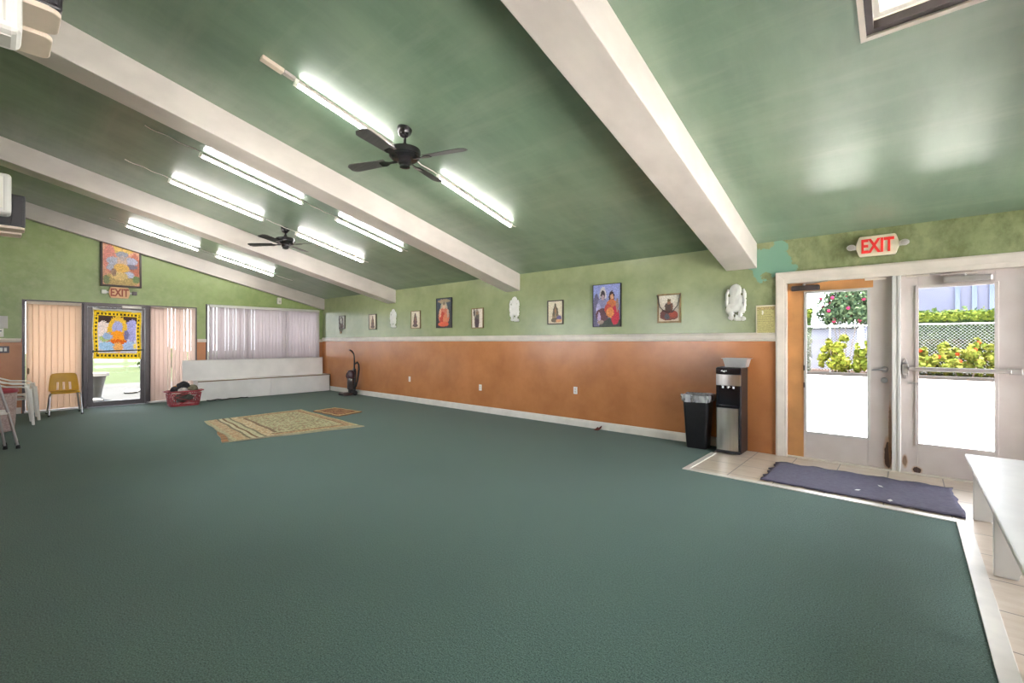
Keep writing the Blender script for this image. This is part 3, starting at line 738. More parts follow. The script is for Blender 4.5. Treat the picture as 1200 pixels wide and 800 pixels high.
def outside():
    r = random.Random(3)
    # building beyond the hedge
    t = thing('neighbour_building', 'lavender white building wall rising behind the green hedge', 'building', (5, 32, 0))
    b = MB(); b.box(-6.9, 14, 0, 5, -.1, 6.4); b.build('wall', 'siding', t, smooth=0)
    b = MB()
    for x in (-3.15, -2.55, -1.95, -1.2): b.box(x - .09, x + .09, -.10, 0, -.1, 6.4)
    b.build('pilaster_strips', mat('building_strip_paint', (.10, .12, .18), .8, spec=.05), t, smooth=0)
    b = MB(); b.box(-7.1, 14.2, -.3, 5.2, 6.4, 6.7); b.build('roof_edge', 'siding', t, smooth=0)
    t = thing('garden_wall', 'low lavender wall seen between the pink shrub stems', 'garden wall', (-4.5, 28, 0))
    b = MB(); b.box(-3, 2.6, 0, .2, -.1, 2.0); b.build('wall_body', 'siding', t, smooth=0); b = MB(); b.box(-3.05, 2.65, -.05, .25, 2.0, 2.08); b.build('coping', 'kerb', t, smooth=0)
    # clipped hedge behind the fence
    def hedge(label, x0, x1, h, n, seed):
        t = thing('hedge', label, 'hedge', ((x0 + x1) / 2, 25.2, 0)); w = (x1 - x0) / 2; rr = random.Random(seed)
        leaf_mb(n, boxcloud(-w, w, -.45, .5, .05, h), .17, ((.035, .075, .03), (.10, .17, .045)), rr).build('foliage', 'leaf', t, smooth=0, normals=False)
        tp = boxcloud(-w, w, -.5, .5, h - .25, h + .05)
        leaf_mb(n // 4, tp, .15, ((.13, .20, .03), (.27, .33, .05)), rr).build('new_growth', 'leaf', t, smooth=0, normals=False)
        c = MB(); c.box(-w + .1, w - .1, -.2, .4, 0, h - .1); c.build('inner_shade_core', mat('hedge_inner_shade', (.03, .04, .02), .9), t, smooth=0)  # solid dark core; inner shade of the hedge put into its colour
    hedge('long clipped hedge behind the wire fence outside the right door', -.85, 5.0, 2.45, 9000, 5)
    hedge('narrow dark hedge at the left edge of the left door glass', -5.2, -3.4, 2.75, 3500, 6)
    # chain-link fence
    t = thing('chain_link_fence', 'galvanised wire fence with a top rail in front of the hedge', 'fence', (0, 24.2, 0))
    m = MB(); x0, x1, z0, z1, st = -5.2, 5.0, .1, 2.02, .115
    k = x0 - (z1 - z0)
    while k < x1:
        for sgn in (1, -1):
            a, bq = (k, z0), (k + (z1 - z0), z1)
            if sgn < 0: a, bq = (k, z1), (k + (z1 - z0), z0)
            ua = max(0, (x0 - a[0]) / (z1 - z0)); ub = min(1, (x1 - a[0]) / (z1 - z0))
            if ub > ua:
                P = lambda u: (a[0] + u * (z1 - z0), .004 * sgn, a[1] + u * (bq[1] - a[1]))
                m.tube([P(ua), P(ub)], .0032, 3, caps=False)
        k += st
    m.build('wire_mesh', 'galv', t, smooth=0, normals=False)
    q = MB(); q.tube([(x0, 0, 2.05), (x1, 0, 2.05)], .026, 8); q.build('top_rail', 'galv', t)
    for x in (-5.1, -2.6, 2.9, 4.9): q = MB(); q.tube([(x, .03, 0), (x, .03, 2.1)], .03, 8); q.build('fence_post', 'galv', t)
    G1 = ((.05, .11, .03), (.20, .28, .05)); G2 = ((.20, .26, .03), (.38, .40, .06)); G3 = ((.06, .12, .07), (.16, .23, .12))
    shrub('oleander', 'tall oleander with pink flowers filling the top of the left door glass', 'flowering shrub', (-2.1, 24.72, 0),
          [(0, 0, 2.8, .95, .4, .75), (-.5, 0, 2.55, .5, .35, .5), (.6, .0, 2.65, .55, .35, .6), (.1, 0, 3.4, .8, .4, .5)], 3800, .17, G3, 11,
          [(-.1, 0, -.5, 0, 2.5), (.05, .05, .45, .1, 2.6), (0, -.08, .0, 0, 2.7), (.12, 0, .7, 0, 2.3), (-.15, .02, -.3, .1, 2.9)], 26, (.15, .014, .04), .15)
    shrub('leafy_shrub', 'yellow green bush below the oleander, nearer the wood coloured stile', 'shrub', (-2.38, 23.45, 0),
          clumps(31, .46, .25, 1.75, 22), 1000, .20, G2, 12, [(-.05, 0, -.15, 0, 1.2), (.03, 0, .1, 0, 1.3)])
    shrub('leafy_shrub', 'yellow green bush below the oleander, next to the lever handle', 'shrub', (-1.16, 23.5, 0),
          clumps(32, .50, .25, 1.6, 24), 1150, .20, ((.15, .22, .03), (.34, .38, .06)), 13, [(-.1, 0, -.1, 0, 1), (.1, 0, .2, 0, 1.3)])
    shrub('flowering_shrub', 'low yellow green shrub with orange red flowers in front of the fence', 'flowering shrub', (1.55, 23.6, 0),
          clumps(33, 1.35, .3, 1.25, 60), 2800, .18, ((.15, .21, .03), (.36, .37, .07)), 14,
          [(-.2, 0, -.4, 0, .7), (.2, 0, .4, 0, .9), (.6, 0, .9, 0, .6)], 16, (.17, .027, .008), .15)
    # through the far glass door
    t = thing('sign_post', 'thin grey post on the grass seen through the far glass door', 'post', (-22.2, 4.35, 0))
    q = MB(); q.tube([(0, 0, -.05), (0, 0, 1.0)], .04, 8); q.build('post', 'galv', t); q = MB(); q.lathe([(.045, 0), (.045, .03), (.01, .06)], 8, (0, 0, 1.0)); q.build('post_cap', 'galv', t)
    t = thing('stone_planter', 'pale stone planter with a broad rim just outside the far glass door', 'planter', (-14.4, 1.56, -.04))
    q = MB(); q.lathe([(.15, 0), (.17, .04), (.11, .1), (.14, .3), (.20, .58), (.20, .60)], 20); q.build('planter_body', 'stone', t)
    q = MB(); q.lathe([(.20, .60), (.25, .60), (.25, .67), (.19, .67), (.17, .62)], 20); q.build('planter_rim', 'stone', t)
    t = shrub('garden_bush', 'round dark green bush far off on the lawn behind the far glass door', 'shrub', (-31, 6.1, 0), [(0, 0, .35, 1.1, 1.0, .6)], 1200, .25, G1, 15)
    for i, (x, y, s, lb) in enumerate(((-16.0, 2.45, .17, 'left stone'), (-16.3, 2.72, .14, 'middle stone'), (-15.8, 2.95, .19, 'right stone'))):
        q = MB(); rr = random.Random(i)
        q.lathe([(s * .75, 0), (s, .05), (s * .8, s * .5), (s * .3, s * .62)], 9, (0, 0, 0), sx=1.25)
        for v in q.v: v += Vector((rr.uniform(-.02, .02), rr.uniform(-.02, .02), 0))
        o = q.build('garden_stone', 'stone'); at(o, (x, y, -.042)); tag(o, 'pale garden stone on the paving behind the far door, the %s of three' % lb, 'stone', 'pale stones outside the far door')
outside()

# ------------------------------------------------------------------ pictures
def ell(u, v, cx, cy, rx, ry): return ((u - cx) / rx) ** 2 + ((v - cy) / ry) ** 2
def lerp(a, b, k): return tuple(x + (y - x) * k for x, y in zip(a, b))
def paint_layers(bg, layers, seed, noise=.05):
    """flat picture: background fn(u,v) and ellipses (cx,cy,rx,ry,rgb); returns colour fn in linear light"""
    def f(u, v):
        h = random.Random(hash((round(u, 4), round(v, 4), seed)))
        c = bg(u, v) if callable(bg) else bg
        ju, jv = u + h.uniform(-.012, .012), v + h.uniform(-.012, .012)
        for L in layers:
            if ell(ju, jv, *L[:4]) < 1: c = L[4]
        k = 1 + h.uniform(-noise, noise) * 2
        return srgb(*[max(0, min(255, x * k)) for x in c])
    return f
def picture(label, loc, rz, w, h, fn, frame='frame_dark', fw=.018, depth=.022, nx=34, ny=46, cat='picture', group='framed pictures along the picture wall', tilt=0, mount=None, name='framed_picture'):
    t = thing(name, label, cat, loc, rz, group)
    p = MB()
    p.grid(nx, ny, lambda u, v: ((u - .5) * (w - fw), -depth * .6, (v - .5) * (h - fw)), fn); 
    f = MB()
    for (a, b, c, d) in ((-w / 2, w / 2, -h / 2, -h / 2 + fw), (-w / 2, w / 2, h / 2 - fw, h / 2), (-w / 2, -w / 2 + fw, -h / 2 + fw, h / 2 - fw), (w / 2 - fw, w / 2, -h / 2 + fw, h / 2 - fw)):
        f.box(a, b, -depth, 0, c, d)
    R = Matrix.Rotation(radians(tilt), 4, 'X')
    f.xf(R).build('frame', frame, t, smooth=0, bevel=.003)
    p.xf(R).build('canvas', 'painted', t, smooth=0, normals=False)
    b = MB(); b.box(-w / 2 + .005, w / 2 - .005, -depth * .5, -.001, -h / 2 + .005, h / 2 - .005); b.xf(R).build('backing_board', 'frame_dark', t, smooth=0)
    return t
def cream_fig(seed, robe, dark, side=None):
    r = random.Random(seed); cx = .48 + r.uniform(-.05, .05)
    L = [(cx, .44, .17, .34, dark), (cx, .36, .22, .22, robe), (cx - .1, .5, .07, .2, dark), (cx + .12, .5, .06, .2, dark), (cx, .74, .085, .08, (120, 95, 80)), (cx, .83, .06, .07, dark), (cx, .16, .30, .1, dark), (cx, .55, .06, .12, (150, 110, 80))]
    if side: L += [(cx + .25, .24, .16, .12, side), (cx + .22, .13, .2, .07, (205, 150, 110))]
    return paint_layers(lambda u, v: lerp((205, 190, 165), (222, 212, 190), v), L, seed)
Y = D - .001
def wx(x): return x
pw = .335
picture('small dark picture with a bead garland hooked over it, nearest the far corner', (-11.58, Y, 1.89), 0, .31, .36, paint_layers((170, 165, 150), [(.45, .55, .3, .4, (80, 70, 62)), (.4, .6, .16, .22, (200, 195, 180)), (.5, .2, .3, .15, (95, 70, 60))], 1))
gar = thing('bead_garland', 'brown bead garland looped over the small picture nearest the far corner', 'garland', (-11.60, D - .048, 1.80))
q = MB()
for k in range(26):
    a = 2 * pi * k / 26; q.lathe([(.004, -.012), (.012, -.007), (.012, .007), (.004, .012)], 6, (.055 * cos(a) + .03, 0, -.10 + .075 * sin(a)), 'z')
q.tube([(.03, 0, -.03), (-.06, 0, .10), (-.09, 0, .19)], .006, 6); q.tube([(.03, 0, -.03), (.05, 0, .08), (.10, 0, .19)], .006, 6)
q.build('bead_string', mat('brown_wooden_beads', (.12, .07, .035), .5, var=.4, vscale=30), gar)
q = MB(); q.lathe([(.01, -.05), (.03, -.03), (.03, .0), (.008, .02)], 10, (.03, 0, -.17)); q.build('pendant', 'frame_gold', gar)
picture('small cream picture of a slim standing figure, between the garlanded picture and the first plaque', (-10.07, Y, 1.86), 0, pw, .385, cream_fig(2, (120, 95, 85), (95, 80, 72)), 'frame_dark')
picture('small cream picture with a dark central figure, right of the first white plaque', (-8.31, Y, 1.86), 0, .345, .40, cream_fig(3, (105, 72, 75), (85, 70, 66)), 'frame_gold')
picture('large dark blue picture of a figure in a red robe', (-7.34, Y, 1.97), 0, .50, .63, paint_layers(lambda u, v: lerp((62, 60, 58), (78, 92, 108), v),
        [(.5, .90, .4, .07, (150, 135, 110)), (.5, .62, .24, .26, (165, 160, 140)), (.5, .38, .36, .3, (190, 110, 90)), (.42, .3, .2, .24, (178, 62, 45)), (.6, .28, .17, .2, (200, 120, 85)), (.5, .72, .1, .09, (200, 165, 140)), (.5, .82, .09, .06, (120, 110, 95)), (.46, .12, .36, .08, (205, 90, 60)), (.25, .5, .07, .15, (205, 160, 130)), (.76, .48, .07, .15, (175, 150, 130))], 4), 'black', .012)
picture('small pale picture of a thin dark figure, just left of the middle plaque', (-6.34, Y, 1.825), 0, .325, .395, paint_layers((215, 205, 190), [(.45, .5, .24, .5, (150, 138, 125)), (.45, .3, .2, .34, (70, 55, 60)), (.5, .6, .14, .16, (90, 85, 75)), (.48, .76, .1, .1, (140, 110, 85)), (.2, .8, .07, .2, (60, 50, 45))], 5), 'frame_gold')
picture('small cream picture of a figure with a blue shape at its side', (-4.475, Y, 1.86), 0, .325, .405, cream_fig(6, (140, 120, 95), (95, 85, 70), (95, 85, 130)), 'frame_dark')
sky = lambda u, v: lerp((105, 95, 115), (140, 150, 205), min(1, v * 1.3))
picture('large picture of a blue robed and a red robed figure under lilac sky', (-3.50, Y, 1.925), 0, .485, .66, paint_layers(sky,
        [(.5, .08, .6, .12, (62, 68, 62)), (.12, .3, .14, .5, (95, 92, 120)), (.36, .70, .13, .24, (196, 190, 190)), (.34, .45, .2, .26, (128, 128, 165)), (.2, .36, .09, .2, (165, 160, 200)), (.34, .28, .24, .16, (98, 62, 72)), (.36, .74, .08, .12, (58, 48, 56)), (.36, .69, .06, .07, (165, 140, 150)),
         (.68, .70, .10, .13, (62, 40, 42)), (.69, .69, .06, .07, (205, 150, 115)), (.68, .47, .2, .17, (190, 105, 60)), (.55, .42, .13, .12, (180, 70, 60)), (.8, .26, .15, .22, (178, 38, 62)), (.62, .33, .14, .12, (205, 130, 70)), (.22, .2, .06, .16, (170, 150, 185)), (.88, .5, .05, .16, (150, 120, 110)), (.28, .11, .12, .05, (150, 130, 120))], 7, .07), 'black', .008, .03, 56, 76)
p8 = picture('small cream picture with a thin garland, right of the lilac sky picture', (-2.525, Y, 1.835), 0, .335, .41, paint_layers(lambda u, v: lerp((200, 185, 165), (225, 218, 205), v),
        [(.5, .22, .42, .16, (120, 70, 62)), (.5, .45, .15, .3, (85, 62, 52)), (.3, .3, .2, .14, (95, 50, 48)), (.7, .28, .2, .13, (150, 66, 52)), (.5, .7, .08, .07, (150, 105, 80)), (.5, .79, .08, .05, (110, 90, 50)), (.42, .2, .12, .1, (75, 78, 88)), (.36, .55, .05, .14, (90, 70, 55)), (.64, .55, .05, .14, (120, 80, 60))], 8), 'frame_gold', .024)
q = MB(); q.tube([(-.165, -.03, .19), (-.12, -.035, .02), (-.04, -.035, -.06), (.05, -.035, -.06), (.13, -.035, .03), (.165, -.03, .19)], .006, 6); q.build('thin_garland', 'bronze', p8)

# white plaster plaques (raised figures, arms up)
def plaque(label, x, z, w, h, seed):
    E_ = [(.5, .80, .30, .20), (.5, .58, .36, .24), (.10, .66, .10, .16), (.90, .68, .10, .15), (.07, .50, .08, .12), (.93, .48, .08, .13), (.5, .38, .44, .14), (.20, .30, .18, .12), (.82, .32, .16, .12),
          (.30, .17, .13, .15), (.72, .17, .11, .13), (.5, .10, .13, .09), (.62, .05, .18, .06), (.85, .06, .13, .06), (.25, .09, .12, .06), (.14, .80, .07, .07), (.88, .80, .07, .06)]
    hole = [(.20, .69, .045, .04), (.80, .71, .05, .035), (.45, .14, .045, .06), (.58, .2, .03, .05)]
    t = thing('wall_plaque', label, 'wall plaque', (x, D - .001, z), 0, 'white plaster wall plaques')
    def fld(u, v): return max(1 - ell(u, v, *e) for e in E_)
    def hgt(u, v):
        a = 0
        for e in E_:
            q_ = 1 - ell(u, v, *e)
            if q_ > 0: a = max(a, .35 * sqrt(q_) + .1)
        h_ = random.Random(hash((round(u, 3), round(v, 3), seed)))
        return .012 + .06 * a * (.95 + .07 * sin(u * 17 + seed) * sin(v * 21 + seed)) + h_.uniform(-.0015, .0015)
    keep = lambda u, v: fld(u, v) > 0 and not any(ell(u, v, *q_) < 1 for q_ in hole)
    p = MB(); p.grid(44, 72, lambda u, v: ((u - .5) * w, -hgt(u, v), (v - .5) * h), None, keep)
    o = p.build('relief', 'plaster', t, smooth=60, weld='clean', normals=False)
    md = o.modifiers.new('Solid', 'SOLIDIFY'); md.thickness = .012; md.offset = -1
    return t
plaque('white plaster figure plaque nearest the far corner, between two small pictures', -9.17, 1.915, .25, .445, 1)
plaque('white plaster figure plaque under the end of the middle ceiling beam', -5.38, 1.955, .235, .455, 2)
plaque('largest looking white plaster figure plaque, beside the yellow notice', -1.656, 1.866, .25, .47, 3)

# yellow notice by the door casing
t = thing('notice', 'yellow lined paper notice fixed to the wall beside the white door casing', 'notice', (-1.318, D - .001, 1.632), 0)
q = MB(); q.box(-.108, .108, -.006, 0, -.182, .182); q.build('notice_board', 'trim', t, smooth=0)
def lines(u, v):
    h = random.Random(hash((round(u, 3), round(v, 3))))
    if u < .05 or u > .97 or v < .03 or v > .965: return srgb(222, 212, 180)
    if v > .86: c = (200, 180, 120) if h.random() < .6 else (150, 130, 95)
    else:
        row = int(v * 18); ph = v * 18 - row
        c = (198, 190, 128)
        if ph < .5 and h.random() < .75 and u < .93 - .2 * ((row * 37) % 5) / 5: c = (158, 150, 100)
    if ell(u, v, .34, .76, .05, .08) < 1: c = (232, 228, 215)
    return srgb(*c)
q = MB(); q.grid(40, 72, lambda u, v: ((u - .5) * .21, -.0075, (v - .5) * .356), lines); q.build('printed_sheet', 'painted', t, smooth=0, normals=False)

# EXIT signs
def exit_sign(label, loc, rz, w, h, body, ink, heads):
    t = thing('exit_sign', label, 'exit sign', loc, rz)
    q = MB(); c = .018
    poly = [(-w / 2, -h / 2 + c), (-w / 2 + c * .6, -h / 2), (w / 2 - c * .6, -h / 2), (w / 2, -h / 2 + c), (w / 2 + .02, -h * .12), (w / 2 + .02, h * .12), (w / 2, h / 2 - c), (w / 2 - c * .6, h / 2), (-w / 2 + c * .6, h / 2), (-w / 2, h / 2 - c), (-w / 2 - .02, h * .12), (-w / 2 - .02, -h * .12)]
    q.prism(poly, lambda a, b, d: (a, d, b), -.055, -.004); q.build('sign_body', body, t, smooth=0, bevel=.006)
    q = text_mesh('EXIT', h * .70, .004, .03, .66); q.xf(Matrix.Translation((0, -.058, 0))).build('EXIT_lettering', ink, t, smooth=0)
    for s, kind in heads:
        if kind == 'round':
            q = MB(); q.lathe([(.016, .0), (.024, -.02), (.036, -.03), (.041, -.048), (.036, -.054)], 20, (s * (w / 2 + .062), -.02, 0), 'y', sx=1, sy=.8); o = q.build('emergency_lamp', 'grey_plastic', t)
            q = MB(); q.lathe([(.002, -.055), (.030, -.055), (.02, -.060), (.002, -.062)], 20, (s * (w / 2 + .062), -.02, 0), 'y', sy=.8); q.build('lens', 'aluminium', o)
        else:
            q = MB(); q.box(s * (w / 2 + .10) - .04, s * (w / 2 + .10) + .04, -.075, -.02, -.04, .04); q.build('emergency_lamp', 'white_plastic' if kind == 'box' else 'bronze', t, smooth=0, bevel=.008)
        q = MB(); q.box(min(s * (w / 2 + .01), s * (w / 2 + .07)), max(s * (w / 2 + .01), s * (w / 2 + .07)), -.035, -.012, -.01, .01); q.build('lamp_arm', 'grey_plastic', t, smooth=0)
    q = MB(); q.box(-w / 2 - .05, w / 2 + .05, -.02, 0, -.02, .02); q.build('mounting_plate', 'grey_plastic', t, smooth=0)
    return t
exit_sign('cream EXIT sign with red letters above the double entrance doors', (-.253, D, 2.392), 0, .315, .215, 'sign_cream', 'red_ink', ((-1, 'round'), (1, 'round')))
exit_sign('orange tinted EXIT sign above the far black framed glass door', (FX, 1.757, 2.41), FAR, .30, .235, 'sign_orange', 'brown_ink', ((-1, 'box'), (1, 'dark')))

# big framed picture on the far wall and the printed cloth on the far door
def many(u, v):
    c = lerp((196, 140, 112), (222, 165, 135), v)
    if ell(u, v, .5, .84, .34, .14) < 1: c = (225, 185, 95)
    return c
bigL = [(.2, .6, .16, .3, (205, 130, 118)), (.85, .45, .14, .3, (185, 105, 80)), (.5, .14, .5, .14, (176, 150, 92)), (.3, .55, .18, .09, (170, 172, 190)), (.28, .40, .16, .08, (165, 165, 180)), (.72, .56, .2, .09, (172, 172, 195)), (.76, .44, .16, .06, (120, 110, 130)), (.7, .26, .14, .07, (172, 178, 200)), (.52, .52, .13, .22, (200, 170, 150)), (.5, .40, .2, .1, (214, 168, 82)), (.52, .70, .16, .07, (150, 150, 165)), (.52, .62, .07, .06, (178, 160, 160)), (.45, .22, .22, .09, (208, 178, 118)), (.12, .12, .08, .1, (110, 120, 80)), (.88, .16, .1, .08, (110, 130, 80)), (.3, .3, .07, .08, (140, 110, 90))]
picture('big square framed orange toned picture above the far EXIT sign', (FX + .03, 1.787, 3.03), FAR, .67, 1.0, paint_layers(many, bigL, 9, .08), 'frame_dark', .035, .05, 60, 80, 'picture', None, -3)
t = thing('door_cloth', 'printed yellow bordered cloth hanging over the upper glass of the far door', 'cloth', (FX, 1.735, 1.53), FAR)
def cloth(u, v):
    h = random.Random(hash((round(u, 3), round(v, 3), 5)))
    e = min(u, 1 - u, v, 1 - v * .985)
    if v > .955: c = (236, 232, 230)
    elif min(u, 1 - u) < .022: c = (235, 225, 205)
    elif min(u, 1 - u, v) < .115 or v > .86:
        c = (238, 196, 40); a = (u if (v < .115 or v > .86) else v) * 26
        if .045 < min(u, 1 - u, v, .955 - v) < .085 and a % 2 < 1.1: c = (70, 58, 30)
    elif v > .72: c = (70, 52, 48)
    else: c = (205, 196, 205)
    for L in [(.2, .58, .14, .16, (225, 205, 195)), (.8, .58, .16, .22, (165, 160, 205)), (.5, .60, .2, .26, (225, 178, 60)), (.5, .62, .11, .14, (160, 160, 200)), (.5, .42, .17, .15, (240, 150, 40)), (.5, .335, .24, .05, (215, 100, 30)), (.28, .25, .17, .09, (160, 190, 215)), (.75, .26, .16, .09, (165, 185, 215)), (.5, .23, .1, .1, (235, 170, 100)), (.25, .4, .12, .06, (170, 185, 120)), (.86, .26, .05, .06, (238, 205, 90)), (.3, .45, .09, .07, (150, 170, 200)), (.68, .48, .05, .1, (120, 115, 150))]:
        if min(u, 1 - u) > .12 and .12 < v < .86 and ell(u + h.uniform(-.015, .015), v + h.uniform(-.015, .015), *L[:4]) < 1: c = L[4]
    k = 1 + h.uniform(-.1, .1)
    return srgb(*[min(255, x * k) for x in c])
q = MB(); q.grid(56, 70, lambda u, v: ((u - .5) * .80 + .006 * sin(v * 9), -.004 - .008 * sin(u * 15 + v * 4) ** 2 - (.02 * sin(u * 9) ** 2 if v > .93 else 0), (v - .5) * 1.06 - .03 * (u - .5) - (.03 * sin(u * 6) ** 2 if v > .96 else 0)), cloth)
q.build('printed_panel', 'painted_cloth', t, smooth=60, normals=False)
q = MB(); q.tube([(-.40, -.018, .51), (-.1, -.024, .505), (.2, -.026, .50), (.40, -.02, .495)], [.012, .018, .024, .014], 8); q.build('rolled_top_hem', mat('white_cloth_hem', (.78, .76, .74), .8), t)

# ------------------------------------------------------------------ things along the picture wall
for lb, x, z in (('white wall outlet nearest the vacuum cleaner', -8.55, .515), ('white wall outlet in the middle of the long orange wall', -6.27, .475), ('white wall outlet nearest the black waste bin', -4.08, .575)):
    t = thing('wall_outlet', lb, 'outlet', (x, D, z), 0, 'outlets on the orange wall')
    q = MB(); q.box(-.036, .036, -.007, 0, -.058, .058); q.build('cover_plate', 'white_plastic', t, smooth=0, bevel=.004)
    for s_ in (-1, 1):
        q = MB(); q.lathe([(.016, -.004), (.016, -.0095), (.014, -.011)], 14, (0, 0, s_ * .022), 'y'); o = q.build('socket', 'cream_plastic', t)
    q = MB(); q.lathe([(.003, -.006), (.003, -.009)], 8, (0, 0, 0), 'y'); q.build('screw', 'aluminium', t)

def water_cooler():
    t = thing('water_cooler', 'tall black and steel water dispenser standing between the waste bin and the doors', 'water cooler', (-1.655, 6.04, 0))
    w, d, H = .285, .33, 1.054; a, b = -w / 2, w / 2; f, k = -d / 2 - .005, d / 2
    q = MB(); q.box(a, b, f + .03, k, .012, H - .012); q.box(a + .004, b - .004, f + .034, k - .004, H - .012, H); q.build('cabinet', 'black', t, smooth=0, bevel=.006)
    q = MB(); q.box(a + .006, b - .006, f + .006, f + .03, .012, .04); q.build('kick_plate', 'black', t, smooth=0, bevel=.003)
    q = MB()
    n = 10
    cv = lambda u: f + .018 - .016 * (1 - (2 * u - 1) ** 2)
    def panel(mb, x0, x1, z0, z1):
        mb.prism([(x0, f + .031)] + [(x0 + (x1 - x0) * i / n, cv(i / n)) for i in range(n + 1)] + [(x1, f + .031)], lambda p, r, e: (p, r, e), z0, z1)
    q = MB(); panel(q, a + .012, b - .03, .045, .555); q.build('lower_door', 'steel', t, smooth=40)
    q = MB(); panel(q, a + .002, b - .002, .835, .965); q.build('steel_band', 'steel', t, smooth=40)
    q = MB(); q.box(a + .002, b - .002, f + .004, f + .03, .97, H - .006); o = q.build('control_panel', 'black_gloss', t, smooth=0, bevel=.008)
    q = MB()
    for i, (x, z, s_) in enumerate(((-.07, 1.012, .011), (-.045, 1.006, .014), (-.02, 1.012, .009))): q.prism([(x - s_, z - s_ * .6), (x + s_, z - s_ * .8), (x + s_ * .8, z + s_ * .8), (x - s_ * .4, z + s_ * .6)], lambda p, r, e: (p, e, r), f + .002, f + .0045)
    q.build('printed_symbols', 'white_plastic', o, smooth=0)
    # dispensing niche: side cheeks, back, drip tray and spouts
    q = MB(); q.box(a + .006, a + .03, f + .006, f + .03, .565, .83); q.box(b - .03, b - .006, f + .006, f + .03, .565, .83); q.box(a + .03, b - .03, f + .026, f + .03, .565, .83); q.build('niche_surround', 'black_gloss', t, smooth=0, bevel=.003)
    q = MB(); q.box(a + .032, b - .032, f - .012, f + .025, .568, .592); q.build('drip_tray', 'black_gloss', t, smooth=0, bevel=.004)
    for x in (-.06, 0, .06): q = MB(); q.lathe([(.012, .80), (.012, .825), (.02, .832)], 10, (x, f + .012, 0)); q.build('spout', 'chrome', t)
    q = MB(); q.box(-.012, .03, f + .004, f + .007, .815, .823); q.build('indicator_strip', 'white_plastic', t, smooth=0)
    q = MB(); q.box(b - .0005, b + .0015, f + .05, k - .02, .08, 1.0); q.build('side_panel', 'black', t, smooth=0, bevel=.001)
water_cooler()
t = thing('foil_tray', 'crinkled silver foil tray sitting on top of the water cooler', 'tray', (-1.61, 6.09, 1.0545))
q = MB(); q.hexa([(-.115, -.075, 0), (.115, -.075, 0), (.115, .075, 0), (-.115, .075, 0)], [(-.14, -.095, .105), (.14, -.095, .105), (.14, .095, .105), (-.14, .095, .105)])
q.f = [f for i, f in enumerate(q.f) if i != 1]; q.c = q.c[:len(q.f)]
q.build('tray_body', 'foil', t, smooth=0, solid=.002)
q = MB()
for p in ((-.155, .155, -.11, -.093), (-.155, .155, .093, .11), (-.155, -.138, -.093, .093), (.138, .155, -.093, .093)): q.box(*p, .103, .108)
q.build('rolled_rim', 'foil', t, smooth=0, bevel=.002)

t = thing('waste_bin', 'tall black plastic waste bin with a clear bag over its rim beside the water cooler', 'waste bin', (-2.06, 6.035, 0), radians(4))
def rrect(w, d, r, n=5):
    P = []
    for (sx_, sy_, a0) in ((1, 1, 0), (-1, 1, 90), (-1, -1, 180), (1, -1, 270)):
        for k in range(n + 1):
            a = radians(a0 + 90 * k / n); P.append((sx_ * (w / 2 - r) + r * cos(a), sy_ * (d / 2 - r) + r * sin(a)))
    return P
def loft(mb, secs, cap0=True, cap1=True, jit=0, rnd=None):
    n = len(secs[0][0]); vs = []
    for P, z in secs:
        vs += [(x + (rnd.uniform(-jit, jit) if jit else 0), y + (rnd.uniform(-jit, jit) if jit else 0), z + (rnd.uniform(-jit, jit) if jit else 0)) for x, y in P]
    fs = [(i * n + k, i * n + (k + 1) % n, (i + 1) * n + (k + 1) % n, (i + 1) * n + k) for i in range(len(secs) - 1) for k in range(n)]
    if cap0: fs.append(tuple(range(n))[::-1])
    if cap1: fs.append(tuple(range((len(secs) - 1) * n, len(secs) * n)))
    return mb.add(vs, fs)
q = MB(); loft(q, [(rrect(.25, .22, .04), 0), (rrect(.255, .225, .04), .01), (rrect(.325, .30, .045), .645), (rrect(.345, .32, .05), .65), (rrect(.345, .32, .05), .672), (rrect(.325, .30, .045), .672), (rrect(.315, .29, .04), .64), (rrect(.25, .22, .04), .05)]); q.build('bin_body', 'black', t, smooth=50)
rr = random.Random(9)
q = MB(); loft(q, [(rrect(.348, .322, .045, 9), .60), (rrect(.356, .331, .05, 9), .625), (rrect(.360, .335, .05, 9), .655), (rrect(.364, .338, .055, 9), .682), (rrect(.35, .325, .05, 9), .688), (rrect(.30, .275, .05, 9), .66), (rrect(.27, .24, .045, 9), .55)], False, False, .010, rr); q.build('bag_liner', 'liner', t, smooth=70)

